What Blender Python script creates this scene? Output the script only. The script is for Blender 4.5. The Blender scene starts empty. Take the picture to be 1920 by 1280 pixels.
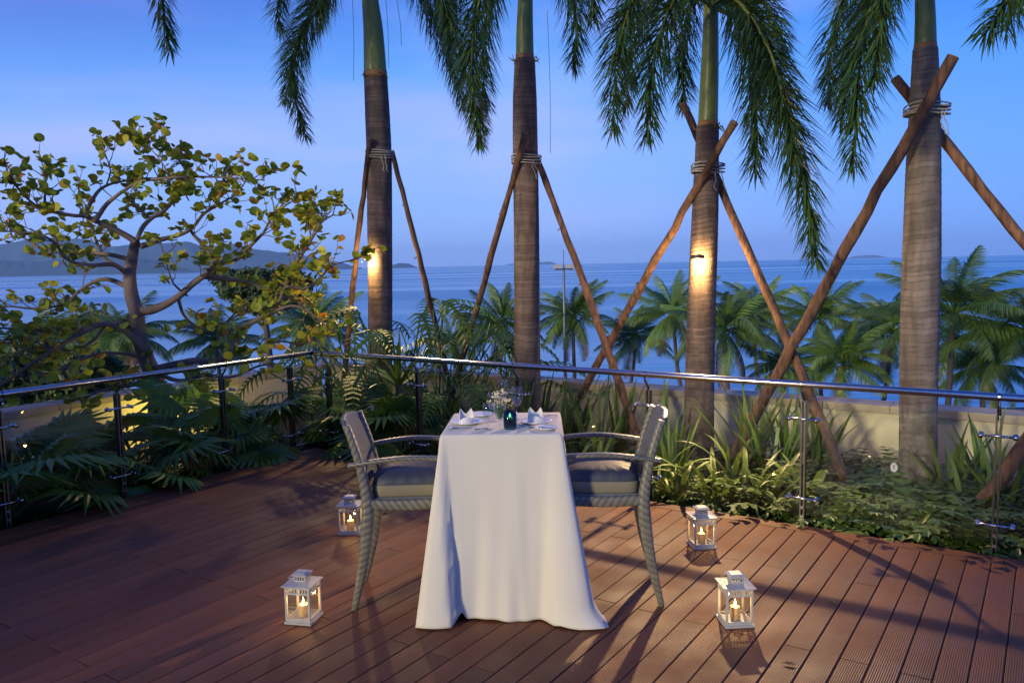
import bpy, math, random
from mathutils import Vector, Matrix, Euler

random.seed(7)
R = math.radians
SC = bpy.context.scene
COL = SC.collection

# ------------------------------------------------------------------ camera
FPX = 1505.0                       # focal length in pixels of the 1920 px wide photograph
cam_d = bpy.data.cameras.new('camera')
cam = bpy.data.objects.new('camera', cam_d)
COL.objects.link(cam)
cam_d.sensor_width = 36.0
cam_d.lens = FPX / 1920 * 36.0
cam_d.clip_start = 0.05
cam_d.clip_end = 80000
CAMROT = (Matrix.Rotation(R(90 - 5.47), 3, 'X') @ Matrix.Rotation(R(-1.14), 3, 'Z'))
cam.rotation_euler = CAMROT.to_euler()
cam.location = (0, 0, 2.0)
SC.camera = cam
CAMP = Vector((0, 0, 2.0))

# ------------------------------------------------------------------ world / sun / exposure
SUN_AZ, SUN_EL = R(221), R(14)     # azimuth clockwise from +Y: behind and left of the camera
w = bpy.data.worlds.new('World'); SC.world = w; w.use_nodes = True
nt = w.node_tree; nt.nodes.clear()
def N(tree, typ, **kw):
    n = tree.nodes.new(typ)
    for k, v in kw.items():
        if k.startswith('i_'):
            n.inputs[k[2:].replace('_', ' ')].default_value = v
        else:
            setattr(n, k, v)
    return n
out = N(nt, 'ShaderNodeOutputWorld')
sky = N(nt, 'ShaderNodeTexSky', sky_type='NISHITA')
sky.sun_disc = False
sky.sun_elevation = SUN_EL
sky.sun_rotation = SUN_AZ
bg1 = N(nt, 'ShaderNodeBackground'); bg1.inputs[1].default_value = 0.012
nt.links.new(sky.outputs[0], bg1.inputs[0])
tc = N(nt, 'ShaderNodeTexCoord')
sep = N(nt, 'ShaderNodeSeparateXYZ'); nt.links.new(tc.outputs['Generated'], sep.inputs[0])
ramp = N(nt, 'ShaderNodeValToRGB')
cr = ramp.color_ramp
stops = [(0.0, (.235, .37, .80)), (.05, (.21, .375, .82)), (.13, (.165, .365, .85)), (.22, (.095, .315, .82)),
         (.34, (.015, .145, .64)), (.6, (.008, .075, .42)), (1.0, (.006, .045, .30))]
cr.elements[0].position = 0; cr.elements[0].color = stops[0][1] + (1,)
cr.elements[1].position = 1; cr.elements[1].color = stops[-1][1] + (1,)
for p, c in stops[1:-1]:
    e = cr.elements.new(p); e.color = c + (1,)
nt.links.new(sep.outputs[2], ramp.inputs[0])
# thin lilac twilight cloud veils
mp = N(nt, 'ShaderNodeMapping'); mp.inputs['Scale'].default_value = (1.1, 1.1, 5.0)
mp.inputs['Location'].default_value = (.35, .2, .1)
nt.links.new(tc.outputs['Generated'], mp.inputs[0])
nz = N(nt, 'ShaderNodeTexNoise'); nz.inputs['Scale'].default_value = 1.7; nz.inputs['Detail'].default_value = 3
nt.links.new(mp.outputs[0], nz.inputs['Vector'])
mr = N(nt, 'ShaderNodeMapRange'); mr.inputs[1].default_value = .50; mr.inputs[2].default_value = .72
nt.links.new(nz.outputs[0], mr.inputs[0])
mul = N(nt, 'ShaderNodeMath', operation='MULTIPLY'); mul.inputs[1].default_value = .55
nt.links.new(mr.outputs[0], mul.inputs[0])
mixc = N(nt, 'ShaderNodeMix', data_type='RGBA')
nt.links.new(mul.outputs[0], mixc.inputs[0]); nt.links.new(ramp.outputs[0], mixc.inputs[6])
mixc.inputs[7].default_value = (.36, .40, .86, 1)
# pink twilight belt low over the sea, broken up by the same noise
belt = N(nt, 'ShaderNodeValToRGB'); bc = belt.color_ramp
bc.elements[0].position = .05; bc.elements[0].color = (0, 0, 0, 1); bc.elements[1].position = .24; bc.elements[1].color = (0, 0, 0, 1)
e = bc.elements.new(.14); e.color = (1, 1, 1, 1)
nt.links.new(sep.outputs[2], belt.inputs[0])
nb_ = N(nt, 'ShaderNodeMapRange'); nb_.inputs[1].default_value = .40; nb_.inputs[2].default_value = .62; nb_.inputs[3].default_value = .05; nb_.inputs[4].default_value = .34
nt.links.new(nz.outputs[0], nb_.inputs[0])
bm = N(nt, 'ShaderNodeMath', operation='MULTIPLY'); nt.links.new(belt.outputs[0], bm.inputs[0]); nt.links.new(nb_.outputs[0], bm.inputs[1])
mixb = N(nt, 'ShaderNodeMix', data_type='RGBA'); nt.links.new(bm.outputs[0], mixb.inputs[0]); nt.links.new(mixc.outputs[2], mixb.inputs[6])
mixb.inputs[7].default_value = (.46, .44, .86, 1)
# deeper blue towards one side, violet high on the other
mrx = N(nt, 'ShaderNodeMapRange'); mrx.inputs[1].default_value = .05; mrx.inputs[2].default_value = .70
nt.links.new(sep.outputs[0], mrx.inputs[0])
mix2 = N(nt, 'ShaderNodeMix', data_type='RGBA', blend_type='MULTIPLY')
nt.links.new(mrx.outputs[0], mix2.inputs[0]); nt.links.new(mixb.outputs[2], mix2.inputs[6])
mix2.inputs[7].default_value = (.30, .68, 1.0, 1)
vx = N(nt, 'ShaderNodeMapRange'); vx.inputs[1].default_value = .0; vx.inputs[2].default_value = -.55; nt.links.new(sep.outputs[0], vx.inputs[0])
vz = N(nt, 'ShaderNodeMapRange'); vz.inputs[1].default_value = .16; vz.inputs[2].default_value = .36; nt.links.new(sep.outputs[2], vz.inputs[0])
vm = N(nt, 'ShaderNodeMath', operation='MULTIPLY'); nt.links.new(vx.outputs[0], vm.inputs[0]); nt.links.new(vz.outputs[0], vm.inputs[1])
mix3 = N(nt, 'ShaderNodeMix', data_type='RGBA'); nt.links.new(vm.outputs[0], mix3.inputs[0]); nt.links.new(mix2.outputs[2], mix3.inputs[6])
mix3.inputs[7].default_value = (.09, .10, .50, 1); mix2 = mix3
bg2 = N(nt, 'ShaderNodeBackground'); bg2.inputs[1].default_value = 1.3
nt.links.new(mix2.outputs[2], bg2.inputs[0])
add = N(nt, 'ShaderNodeAddShader')
nt.links.new(bg1.outputs[0], add.inputs[0]); nt.links.new(bg2.outputs[0], add.inputs[1])
nt.links.new(add.outputs[0], out.inputs[0])

sd = bpy.data.lights.new('sun', 'SUN'); sd.energy = 2.9; sd.angle = R(6); sd.color = (1.0, .84, .52)  # soft stand-in for the building lights behind the camera
sun = bpy.data.objects.new('sun', sd); COL.objects.link(sun)
sdir = Vector((math.sin(SUN_AZ) * math.cos(SUN_EL), math.cos(SUN_AZ) * math.cos(SUN_EL), math.sin(SUN_EL)))
sun.rotation_euler = sdir.to_track_quat('Z', 'Y').to_euler()
sun.location = (-6, -9, 9)

SC.view_settings.view_transform = 'Standard'
SC.view_settings.look = 'None'
SC.view_settings.exposure = 0.0
SC.view_settings.gamma = 1.0
SC.cycles.use_denoising = True
SC.cycles.max_bounces = 7
SC.cycles.diffuse_bounces = 3
SC.cycles.glossy_bounces = 3
SC.cycles.transmission_bounces = 6
SC.cycles.transparent_max_bounces = 24
SC.cycles.volume_bounces = 2
SC.cycles.sample_clamp_indirect = 6

# ------------------------------------------------------------------ helpers
def ray(px, py):
    return CAMROT @ Vector(((px - 960) / FPX, (640 - py) / FPX, -1.0))
def G(px, py, z=0.0):              # point at height z seen at that pixel
    d = ray(px, py); return CAMP + d * ((z - 2.0) / d.z)
def PY(px, py, y):                 # point at distance y seen at that pixel
    d = ray(px, py); return CAMP + d * (y / d.y)

class MB:
    def __init__(s): s.v = []; s.f = []; s.c = []
    def vert(s, p, c=None):
        s.v.append(tuple(p)); s.c.append(1.0 if c is None else c); return len(s.v) - 1
    def face(s, *i): s.f.append(tuple(i))
    def box(s, lo, hi, c=None, m=None):
        i = len(s.v)
        for z in (lo[2], hi[2]):
            for x, y in ((lo[0], lo[1]), (hi[0], lo[1]), (hi[0], hi[1]), (lo[0], hi[1])):
                p = Vector((x, y, z))
                s.vert(m @ p if m else p, c)
        for q in ((3, 2, 1, 0), (4, 5, 6, 7), (0, 1, 5, 4), (1, 2, 6, 5), (2, 3, 7, 6), (3, 0, 4, 7)):
            s.face(*[i + k for k in q])
        return s
    def cbox(s, c, size, m=None):
        return s.box([c[k] - size[k] / 2 for k in range(3)], [c[k] + size[k] / 2 for k in range(3)], m=m)
    def lathe(s, prof, seg=20, at=(0, 0, 0), cap=True):
        b = len(s.v)
        for r, z in prof:
            for k in range(seg):
                a = 2 * math.pi * k / seg
                s.vert((at[0] + r * math.cos(a), at[1] + r * math.sin(a), at[2] + z))
        for j in range(len(prof) - 1):
            for k in range(seg):
                k2 = (k + 1) % seg
                s.face(b + j * seg + k, b + j * seg + k2, b + (j + 1) * seg + k2, b + (j + 1) * seg + k)
        if cap:
            s.face(*[b + k for k in range(seg)][::-1])
            s.face(*[b + (len(prof) - 1) * seg + k for k in range(seg)])
        return s
    def tube(s, pts, rad, seg=8, cap=True, fn=None, cfn=None, ref=None, sq=None):
        """tube through pts; rad scalar or list of r or (rx, ry); fn(theta, s) scales the radius"""
        pts = [Vector(p) for p in pts]; n = len(pts)
        if not isinstance(rad, (list, tuple)): rad = [rad] * n
        b = len(s.v); L = 0.0
        t0 = (pts[1] - pts[0]).normalized()
        up = Vector(ref) if ref else (Vector((0, 0, 1)) if abs(t0.z) < .9 else Vector((1, 0, 0)))
        nx = (up - t0 * up.dot(t0)).normalized()
        for i in range(n):
            t = (pts[min(i + 1, n - 1)] - pts[max(i - 1, 0)]).normalized()
            nx = (nx - t * nx.dot(t)).normalized(); ny = t.cross(nx)
            if i: L += (pts[i] - pts[i - 1]).length
            r = rad[i]; rx, ry = r if isinstance(r, (tuple, list)) else (r, r)
            for k in range(seg):
                a = 2 * math.pi * k / seg
                q = fn(a, L) if fn else 1.0
                ca, sa = math.cos(a), math.sin(a)
                if sq:
                    d = (abs(ca) ** sq + abs(sa) ** sq) ** (-1 / sq); ca *= d; sa *= d
                s.vert(pts[i] + nx * (rx * q * ca) + ny * (ry * q * sa), cfn(a, L) if cfn else None)
        for i in range(n - 1):
            for k in range(seg):
                k2 = (k + 1) % seg
                s.face(b + i * seg + k, b + i * seg + k2, b + (i + 1) * seg + k2, b + (i + 1) * seg + k)
        if cap:
            s.face(*[b + k for k in range(seg)][::-1])
            s.face(*[b + (n - 1) * seg + k for k in range(seg)])
        return s
    def mesh(s, name, m=None, smooth=False, origin=None):
        me = bpy.data.meshes.new(name)
        v = s.v if origin is None else [(a - origin[0], b - origin[1], c - origin[2]) for a, b, c in s.v]
        me.from_pydata(v, [], s.f)
        if any(x != 1.0 for x in s.c):
            at = me.attributes.new('Col', 'FLOAT', 'POINT')
            at.data.foreach_set('value', s.c)
        if smooth: me.polygons.foreach_set('use_smooth', [True] * len(me.polygons))
        if m: me.materials.append(M[m])
        me.update()
        return me
    def build(s, name, m, parent=None, smooth=False, origin=None, **kw):
        return ob(name, s.mesh(name, m, smooth, origin), parent, **kw)

def ob(name, data, parent=None, loc=None, rot=None, scale=None, label=None, cat=None, group=None, kind=None):
    o = bpy.data.objects.new(name, data); COL.objects.link(o)
    if parent: o.parent = parent
    if loc is not None: o.location = loc
    if rot is not None: o.rotation_euler = rot
    if scale is not None: o.scale = scale if hasattr(scale, '__len__') else (scale,) * 3
    if label: o['label'] = label
    if cat: o['category'] = cat
    if group: o['group'] = group
    if kind: o['kind'] = kind
    return o
def thing(name, loc, label, cat, group=None, rotz=0.0):
    return ob(name, None, None, loc, (0, 0, rotz), label=label, cat=cat, group=group)
def copy_tree(o, parent=None):
    c = o.copy(); COL.objects.link(c); c.parent = parent
    for ch in list(o.children): copy_tree(ch, c)
    return c
def smooth_path(pts, n):
    """Catmull-Rom resample"""
    P = [Vector(p) for p in pts]; P = [P[0] * 2 - P[1]] + P + [P[-1] * 2 - P[-2]]
    o = []; m = len(P) - 3
    for i in range(n + 1):
        t = i / n * m; k = min(int(t), m - 1); t -= k
        a, b, c, d = P[k:k + 4]
        o.append(.5 * ((2 * b) + (c - a) * t + (2 * a - 5 * b + 4 * c - d) * t * t + (3 * b - a - 3 * c + d) * t ** 3))
    return o
def lerp_list(vals, n):
    m = len(vals) - 1; o = []
    for i in range(n + 1):
        t = i / n * m; k = min(int(t), m - 1); t -= k
        a, b = vals[k], vals[k + 1]
        o.append(tuple(x + (y - x) * t for x, y in zip(a, b)) if isinstance(a, tuple) else a + (b - a) * t)
    return o

# ------------------------------------------------------------------ materials
M = {}
def mat(name, c1, c2=None, scale=8.0, rough=.6, bump=0.0, bscale=None, metal=0.0, spec=.5, stretch=None, var=0.0,
        colattr=None, transl=0.0, detail=4, coords='Object'):
    m = bpy.data.materials.new(name); m.use_nodes = True; t = m.node_tree; M[name] = m
    b = t.nodes['Principled BSDF']
    b.inputs['Roughness'].default_value = rough; b.inputs['Metallic'].default_value = metal
    b.inputs['Specular IOR Level'].default_value = spec
    if c2 is None: c2 = tuple(x * .75 for x in c1)
    tc = N(t, 'ShaderNodeTexCoord'); mp = N(t, 'ShaderNodeMapping')
    if stretch: mp.inputs['Scale'].default_value = stretch
    t.links.new(tc.outputs[coords], mp.inputs[0])
    nz = N(t, 'ShaderNodeTexNoise'); nz.inputs['Scale'].default_value = scale; nz.inputs['Detail'].default_value = detail
    t.links.new(mp.outputs[0], nz.inputs['Vector'])
    mr = N(t, 'ShaderNodeMapRange'); mr.inputs[1].default_value = .3; mr.inputs[2].default_value = .7
    t.links.new(nz.outputs[0], mr.inputs[0])
    mx = N(t, 'ShaderNodeMix', data_type='RGBA')
    t.links.new(mr.outputs[0], mx.inputs[0])
    mx.inputs[6].default_value = c1 + (1,); mx.inputs[7].default_value = c2 + (1,)
    col = mx.outputs[2]
    if colattr:                      # a darker or other colour where the geometry says so (ring scars, strand gaps)
        at = N(t, 'ShaderNodeAttribute', attribute_name='Col')
        m3 = N(t, 'ShaderNodeMix', data_type='RGBA')
        t.links.new(at.outputs['Fac'], m3.inputs[0]); m3.inputs[6].default_value = colattr + (1,)
        t.links.new(col, m3.inputs[7]); col = m3.outputs[2]
    if var:
        oi = N(t, 'ShaderNodeObjectInfo'); hs = N(t, 'ShaderNodeHueSaturation')
        vr = N(t, 'ShaderNodeMapRange'); vr.inputs[3].default_value = 1 - var; vr.inputs[4].default_value = 1 + var
        t.links.new(oi.outputs['Random'], vr.inputs[0]); t.links.new(vr.outputs[0], hs.inputs['Value'])
        t.links.new(col, hs.inputs['Color']); col = hs.outputs[0]
    t.links.new(col, b.inputs['Base Color'])
    if bump:
        n2 = N(t, 'ShaderNodeTexNoise'); n2.inputs['Scale'].default_value = bscale or scale * 3; n2.inputs['Detail'].default_value = 5
        t.links.new(mp.outputs[0], n2.inputs['Vector'])
        bp = N(t, 'ShaderNodeBump'); bp.inputs['Strength'].default_value = bump; bp.inputs['Distance'].default_value = .01
        t.links.new(n2.outputs[0], bp.inputs['Height']); t.links.new(bp.outputs[0], b.inputs['Normal'])
    if transl:
        tr = N(t, 'ShaderNodeBsdfTranslucent'); t.links.new(col, tr.inputs[0])
        ms = N(t, 'ShaderNodeMixShader'); ms.inputs[0].default_value = transl
        o = t.nodes['Material Output']
        t.links.new(b.outputs[0], ms.inputs[1]); t.links.new(tr.outputs[0], ms.inputs[2]); t.links.new(ms.outputs[0], o.inputs[0])
    return m
def glassy(name, tint=(1, 1, 1), ior=1.45, rough=0.0, gloss=1.0):
    """thin clear pane: what lies behind shows through, sky and lamps mirror by Fresnel"""
    m = bpy.data.materials.new(name); m.use_nodes = True; t = m.node_tree; M[name] = m; t.nodes.remove(t.nodes['Principled BSDF'])
    tr = N(t, 'ShaderNodeBsdfTransparent'); tr.inputs[0].default_value = tint + (1,)
    gl = N(t, 'ShaderNodeBsdfGlossy'); gl.inputs['Roughness'].default_value = rough; gl.inputs[0].default_value = (gloss,) * 3 + (1,)
    f0 = ((ior - 1) / (ior + 1)) ** 2             # Schlick reflectance, the same from both faces of a pane
    lw = N(t, 'ShaderNodeLayerWeight'); lw.inputs[0].default_value = .5
    pw = N(t, 'ShaderNodeMath', operation='POWER'); pw.inputs[1].default_value = 5; t.links.new(lw.outputs['Facing'], pw.inputs[0])
    fr = N(t, 'ShaderNodeMapRange'); fr.inputs[3].default_value = f0; fr.inputs[4].default_value = 1.0; t.links.new(pw.outputs[0], fr.inputs[0])
    ms = N(t, 'ShaderNodeMixShader')
    t.links.new(fr.outputs[0], ms.inputs[0]); t.links.new(tr.outputs[0], ms.inputs[1]); t.links.new(gl.outputs[0], ms.inputs[2])
    t.links.new(ms.outputs[0], t.nodes['Material Output'].inputs[0])
def emit(name, c, s):
    m = bpy.data.materials.new(name); m.use_nodes = True; t = m.node_tree; M[name] = m; t.nodes.remove(t.nodes['Principled BSDF'])
    e = N(t, 'ShaderNodeEmission'); e.inputs[0].default_value = c + (1,); e.inputs[1].default_value = s
    t.links.new(e.outputs[0], t.nodes['Material Output'].inputs[0])

mat('deck_under', (.02, .015, .012), rough=.9)
mat('soil', (.035, .026, .018), (.02, .016, .012), scale=9, rough=.95, bump=.8)
mat('sand', (.30, .25, .18), (.22, .19, .14), scale=.4, rough=.95)
mat('steel', (.52, .53, .55), (.42, .43, .45), scale=30, rough=.22, metal=1.0, stretch=(1, 1, .1))
mat('dark_steel', (.22, .22, .22), (.15, .15, .15), scale=20, rough=.3, metal=1.0)
mat('plaster', (.76, .67, .46), (.68, .59, .40), scale=2.2, rough=.9, bump=.12, bscale=60)
mat('stone', (.50, .41, .29), (.36, .30, .22), scale=5, rough=.8, bump=.3, var=.12)
mat('palm_bark', (.25, .175, .14), (.085, .06, .052), scale=3.5, rough=.85, bump=.5, bscale=30, stretch=(3, 3, .6), colattr=(.035, .025, .02))
mat('palm_bark_pale', (.30, .245, .21), (.11, .09, .08), scale=4, rough=.85, bump=.5, bscale=34, stretch=(3, 3, .6), colattr=(.06, .048, .04))
mat('crownshaft', (.23, .27, .06), (.15, .19, .045), scale=2.5, rough=.38, stretch=(4, 4, .5))
mat('shaft_base', (.42, .22, .06), (.26, .13, .05), scale=9, rough=.6)
mat('frond', (.026, .08, .026), (.065, .12, .024), scale=6, rough=.36, transl=.18, var=.25)
mat('rachis', (.12, .15, .04), rough=.5)
mat('coco', (.06, .17, .035), (.17, .24, .04), scale=1.3, rough=.4, transl=.2, var=.35)
mat('coco_trunk', (.11, .09, .075), (.07, .06, .05), scale=4, rough=.9)
mat('coconut', (.16, .15, .04), rough=.5)
mat('pole_bark', (.23, .115, .062), (.05, .026, .018), scale=9, rough=.85, bump=.9, bscale=22, stretch=(3, 3, .5), var=.2)
mat('pole_end', (.32, .20, .11), rough=.8)
mat('rope', (.46, .43, .36), (.36, .33, .27), scale=60, rough=.9)
mat('cloth', (.71, .69, .61), (.68, .66, .58), scale=3, rough=.85, bump=.05, bscale=400, spec=.2, transl=.06)
mat('napkin', (.82, .82, .82), rough=.8, spec=.2)
mat('porcelain', (.80, .80, .80), (.78, .78, .78), rough=.12)
mat('cutlery', (.55, .55, .56), rough=.15, metal=1.0)
mat('weave', (.20, .195, .155), (.14, .135, .11), scale=25, rough=.42, var=.06, colattr=(.03, .029, .025), spec=.6)
mat('cushion', (.045, .055, .085), (.035, .043, .068), scale=5, rough=.6, bump=.25, bscale=12)
mat('cushion_band', (.21, .19, .125), (.18, .165, .11), scale=12, rough=.7)
mat('white_metal', (.46, .46, .44), (.38, .38, .36), scale=7, rough=.4, bump=.05)
mat('wax', (.85, .66, .34), rough=.5, transl=.35)
mat('grape_bark', (.23, .17, .135), (.11, .085, .07), scale=5, rough=.85, bump=.6, bscale=18)
mat('strap_leaf', (.09, .175, .025), (.18, .25, .045), scale=4, rough=.4, transl=.2, var=.45)
mat('dry_leaf', (.32, .22, .10), (.2, .13, .06), scale=6, rough=.8, transl=.2, var=.2)
mat('fan_leaf', (.06, .15, .025), (.125, .22, .03), scale=4, rough=.4, transl=.2, var=.35)
mat('philo_leaf', (.06, .15, .025), (.13, .22, .03), scale=4, rough=.55, transl=.18, var=.35)
mat('fern', (.045, .11, .018), (.10, .16, .028), scale=3, rough=.5, transl=.15)
mat('broadleaf', (.03, .065, .02), (.055, .09, .022), scale=1.5, rough=.5, transl=.15)
mat('flower', (.85, .82, .62), rough=.6, transl=.2)
mat('stem_green', (.10, .19, .04), rough=.4, transl=.2)
mat('hill', (.03, .065, .05), (.045, .08, .06), scale=.003, rough=.95, detail=8)
mat('sticker', (.62, .66, .66), rough=.5)
mat('ink', (.03, .04, .05), rough=.5)
mat('lamp_metal', (.10, .09, .08), rough=.5, metal=.6)
mat('mast', (.20, .22, .25), rough=.5, metal=.5)
mat('lamp_head', (.45, .46, .48), rough=.4)
mat('render_wall', (.22, .19, .16), rough=.9)
glassy('glass', (.96, .985, .98), 1.4, gloss=.75)
glassy('pane', (.97, .97, .95), 1.5)
glassy('crystal', (.93, .95, .96), 1.6)
glassy('blue_glass', (.13, .36, .50), 1.5)
glassy('vase_water', (.75, .86, .80), 1.33)
emit('flame', (1.0, .62, .16), 26)
emit('bulb', (1.0, .66, .22), 24)

# deck boards: ridged composite, a bit of board-to-board variation, damp sheen
def deck_material():
    m = mat('deck_board', (.185, .066, .024), (.125, .045, .018), scale=2.2, rough=.42, var=.14, stretch=(.35, 2.5, 1), spec=.45)
    t = m.node_tree; b = t.nodes['Principled BSDF']
    tc = N(t, 'ShaderNodeTexCoord'); sp = N(t, 'ShaderNodeSeparateXYZ'); t.links.new(tc.outputs['Object'], sp.inputs[0])
    k = N(t, 'ShaderNodeMath', operation='MULTIPLY'); k.inputs[1].default_value = 2 * math.pi / .0105
    t.links.new(sp.outputs[1], k.inputs[0])
    s = N(t, 'ShaderNodeMath', operation='SINE'); t.links.new(k.outputs[0], s.inputs[0])
    bp = N(t, 'ShaderNodeBump'); bp.inputs['Strength'].default_value = .3; bp.inputs['Distance'].default_value = .003
    t.links.new(s.outputs[0], bp.inputs['Height']); t.links.new(bp.outputs[0], b.inputs['Normal'])
    # worn / dusty blotches change gloss
    nz = N(t, 'ShaderNodeTexNoise'); nz.inputs['Scale'].default_value = 2.3; nz.inputs['Detail'].default_value = 6
    ge = N(t, 'ShaderNodeNewGeometry'); t.links.new(ge.outputs['Position'], nz.inputs['Vector'])
    r = N(t, 'ShaderNodeMapRange'); r.inputs[1].default_value = .35; r.inputs[2].default_value = .65; r.inputs[3].default_value = .48; r.inputs[4].default_value = .72
    t.links.new(nz.outputs[0], r.inputs[0]); t.links.new(r.outputs[0], b.inputs['Roughness'])
deck_material()
def weave_material():
    m = mat('weave_fine', (.15, .17, .20), (.11, .125, .15), scale=25, rough=.4, spec=.6)
    t = m.node_tree; b = t.nodes['Principled BSDF']
    tc = N(t, 'ShaderNodeTexCoord'); mp = N(t, 'ShaderNodeMapping'); mp.inputs['Scale'].default_value = (1, 1, 1)
    t.links.new(tc.outputs['Object'], mp.inputs[0])
    sp = N(t, 'ShaderNodeSeparateXYZ'); t.links.new(mp.outputs[0], sp.inputs[0])
    def sn(o, f):
        k = N(t, 'ShaderNodeMath', operation='MULTIPLY'); k.inputs[1].default_value = f; t.links.new(o, k.inputs[0])
        s_ = N(t, 'ShaderNodeMath', operation='SINE'); t.links.new(k.outputs[0], s_.inputs[0]); return s_.outputs[0]
    pr_ = N(t, 'ShaderNodeMath', operation='MULTIPLY'); t.links.new(sn(sp.outputs[1], 2 * math.pi / .022), pr_.inputs[0]); t.links.new(sn(sp.outputs[2], 2 * math.pi / .016), pr_.inputs[1])
    bp = N(t, 'ShaderNodeBump'); bp.inputs['Strength'].default_value = .9; bp.inputs['Distance'].default_value = .004
    t.links.new(pr_.outputs[0], bp.inputs['Height']); t.links.new(bp.outputs[0], b.inputs['Normal'])
    r = N(t, 'ShaderNodeMapRange'); r.inputs[1].default_value = -.9; r.inputs[2].default_value = .2; r.inputs[3].default_value = .35; r.inputs[4].default_value = 1
    t.links.new(pr_.outputs[0], r.inputs[0])
    src = b.inputs['Base Color'].links[0].from_socket
    mx = N(t, 'ShaderNodeMix', data_type='RGBA', blend_type='MULTIPLY'); mx.inputs[0].default_value = 1
    t.links.new(src, mx.inputs[6]); t.links.new(r.outputs[0], mx.inputs[7]); t.links.new(mx.outputs[2], b.inputs['Base Color'])
weave_material()

# round leaves of the sea grape: each leaf its own tone from green over olive to rust
def grape_leaf_material():
    m = bpy.data.materials.new('grape_leaf'); m.use_nodes = True; t = m.node_tree; M['grape_leaf'] = m
    b = t.nodes['Principled BSDF']; b.inputs['Roughness'].default_value = .6; b.inputs['Specular IOR Level'].default_value = .3
    oi = N(t, 'ShaderNodeObjectInfo'); at = N(t, 'ShaderNodeAttribute', attribute_name='Col')
    a = N(t, 'ShaderNodeMath', operation='ADD'); t.links.new(oi.outputs['Random'], a.inputs[0]); t.links.new(at.outputs['Fac'], a.inputs[1])
    fr = N(t, 'ShaderNodeMath', operation='FRACT'); t.links.new(a.outputs[0], fr.inputs[0])
    rp = N(t, 'ShaderNodeValToRGB'); cr = rp.color_ramp
    cr.elements[0].color = (.15, .22, .022, 1); cr.elements[1].position = 1; cr.elements[1].color = (.40, .15, .03, 1)
    for p, c in ((.35, (.26, .33, .03)), (.65, (.38, .42, .04)), (.88, (.50, .45, .045)), (.97, (.50, .28, .04))):
        e = cr.elements.new(p); e.color = c + (1,)
    t.links.new(fr.outputs[0], rp.inputs[0]); t.links.new(rp.outputs[0], b.inputs['Base Color'])
    tr = N(t, 'ShaderNodeBsdfTranslucent'); t.links.new(rp.outputs[0], tr.inputs[0])
    ms = N(t, 'ShaderNodeMixShader'); ms.inputs[0].default_value = .3
    t.links.new(b.outputs[0], ms.inputs[1]); t.links.new(tr.outputs[0], ms.inputs[2])
    t.links.new(ms.outputs[0], t.nodes['Material Output'].inputs[0])
grape_leaf_material()

def sea_material():
    m = mat('sea', (.025, .24, .44), (.03, .28, .50), scale=.01, rough=.16, spec=.5, coords='Object')
    t = m.node_tree; b = t.nodes['Principled BSDF']; b.inputs['IOR'].default_value = 1.33
    tc = N(t, 'ShaderNodeTexCoord'); mp = N(t, 'ShaderNodeMapping'); mp.inputs['Scale'].default_value = (.10, .30, 1)
    t.links.new(tc.outputs['Object'], mp.inputs[0])
    n1 = N(t, 'ShaderNodeTexNoise'); n1.inputs['Scale'].default_value = 1.0; n1.inputs['Detail'].default_value = 6
    t.links.new(mp.outputs[0], n1.inputs['Vector'])
    bp = N(t, 'ShaderNodeBump'); bp.inputs['Strength'].default_value = .35; bp.inputs['Distance'].default_value = .6
    t.links.new(n1.outputs[0], bp.inputs['Height']); t.links.new(bp.outputs[0], b.inputs['Normal'])
    m2 = N(t, 'ShaderNodeMapping'); m2.inputs['Scale'].default_value = (.0006, .006, 1)
    t.links.new(tc.outputs['Object'], m2.inputs[0])
    n2 = N(t, 'ShaderNodeTexNoise'); n2.inputs['Scale'].default_value = 1.0; n2.inputs['Detail'].default_value = 3
    t.links.new(m2.outputs[0], n2.inputs['Vector'])
    r = N(t, 'ShaderNodeMapRange'); r.inputs[1].default_value = .35; r.inputs[2].default_value = .65; r.inputs[3].default_value = .10; r.inputs[4].default_value = .38
    t.links.new(n2.outputs[0], r.inputs[0]); t.links.new(r.outputs[0], b.inputs['Roughness'])
sea_material()

# ------------------------------------------------------------------ terrace frame
E2 = Vector((.829, -.559, 0)); N2 = Vector((.559, .829, 0))     # along the right fence / outwards over it (= along the boards)
C0 = Vector((-2.224, 8.87, 0))                                  # fence corner
ANG = math.atan2(N2.y, N2.x)
def UV(u, v, z=0.0):               # u along the boards towards the right fence, v along it from the corner
    return C0 + N2 * u + E2 * v + Vector((0, 0, z))

# sea, shore, far land
sea = MB(); i = [sea.vert(p) for p in ((-12500, 52, 0), (12500, 52, 0), (12500, 12500, 0), (-12500, 12500, 0))]; sea.face(*i)
sea.build('sea', 'sea', loc=(0, 0, -8.0), kind='structure')
gr = MB(); i = [gr.vert(p) for p in ((-400, -60, 0), (400, -60, 0), (400, 58, -.5), (-400, 58, -.5))]; gr.face(*i)
gr.build('ground', 'sand', loc=(0, 0, -7.6), kind='structure')

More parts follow.
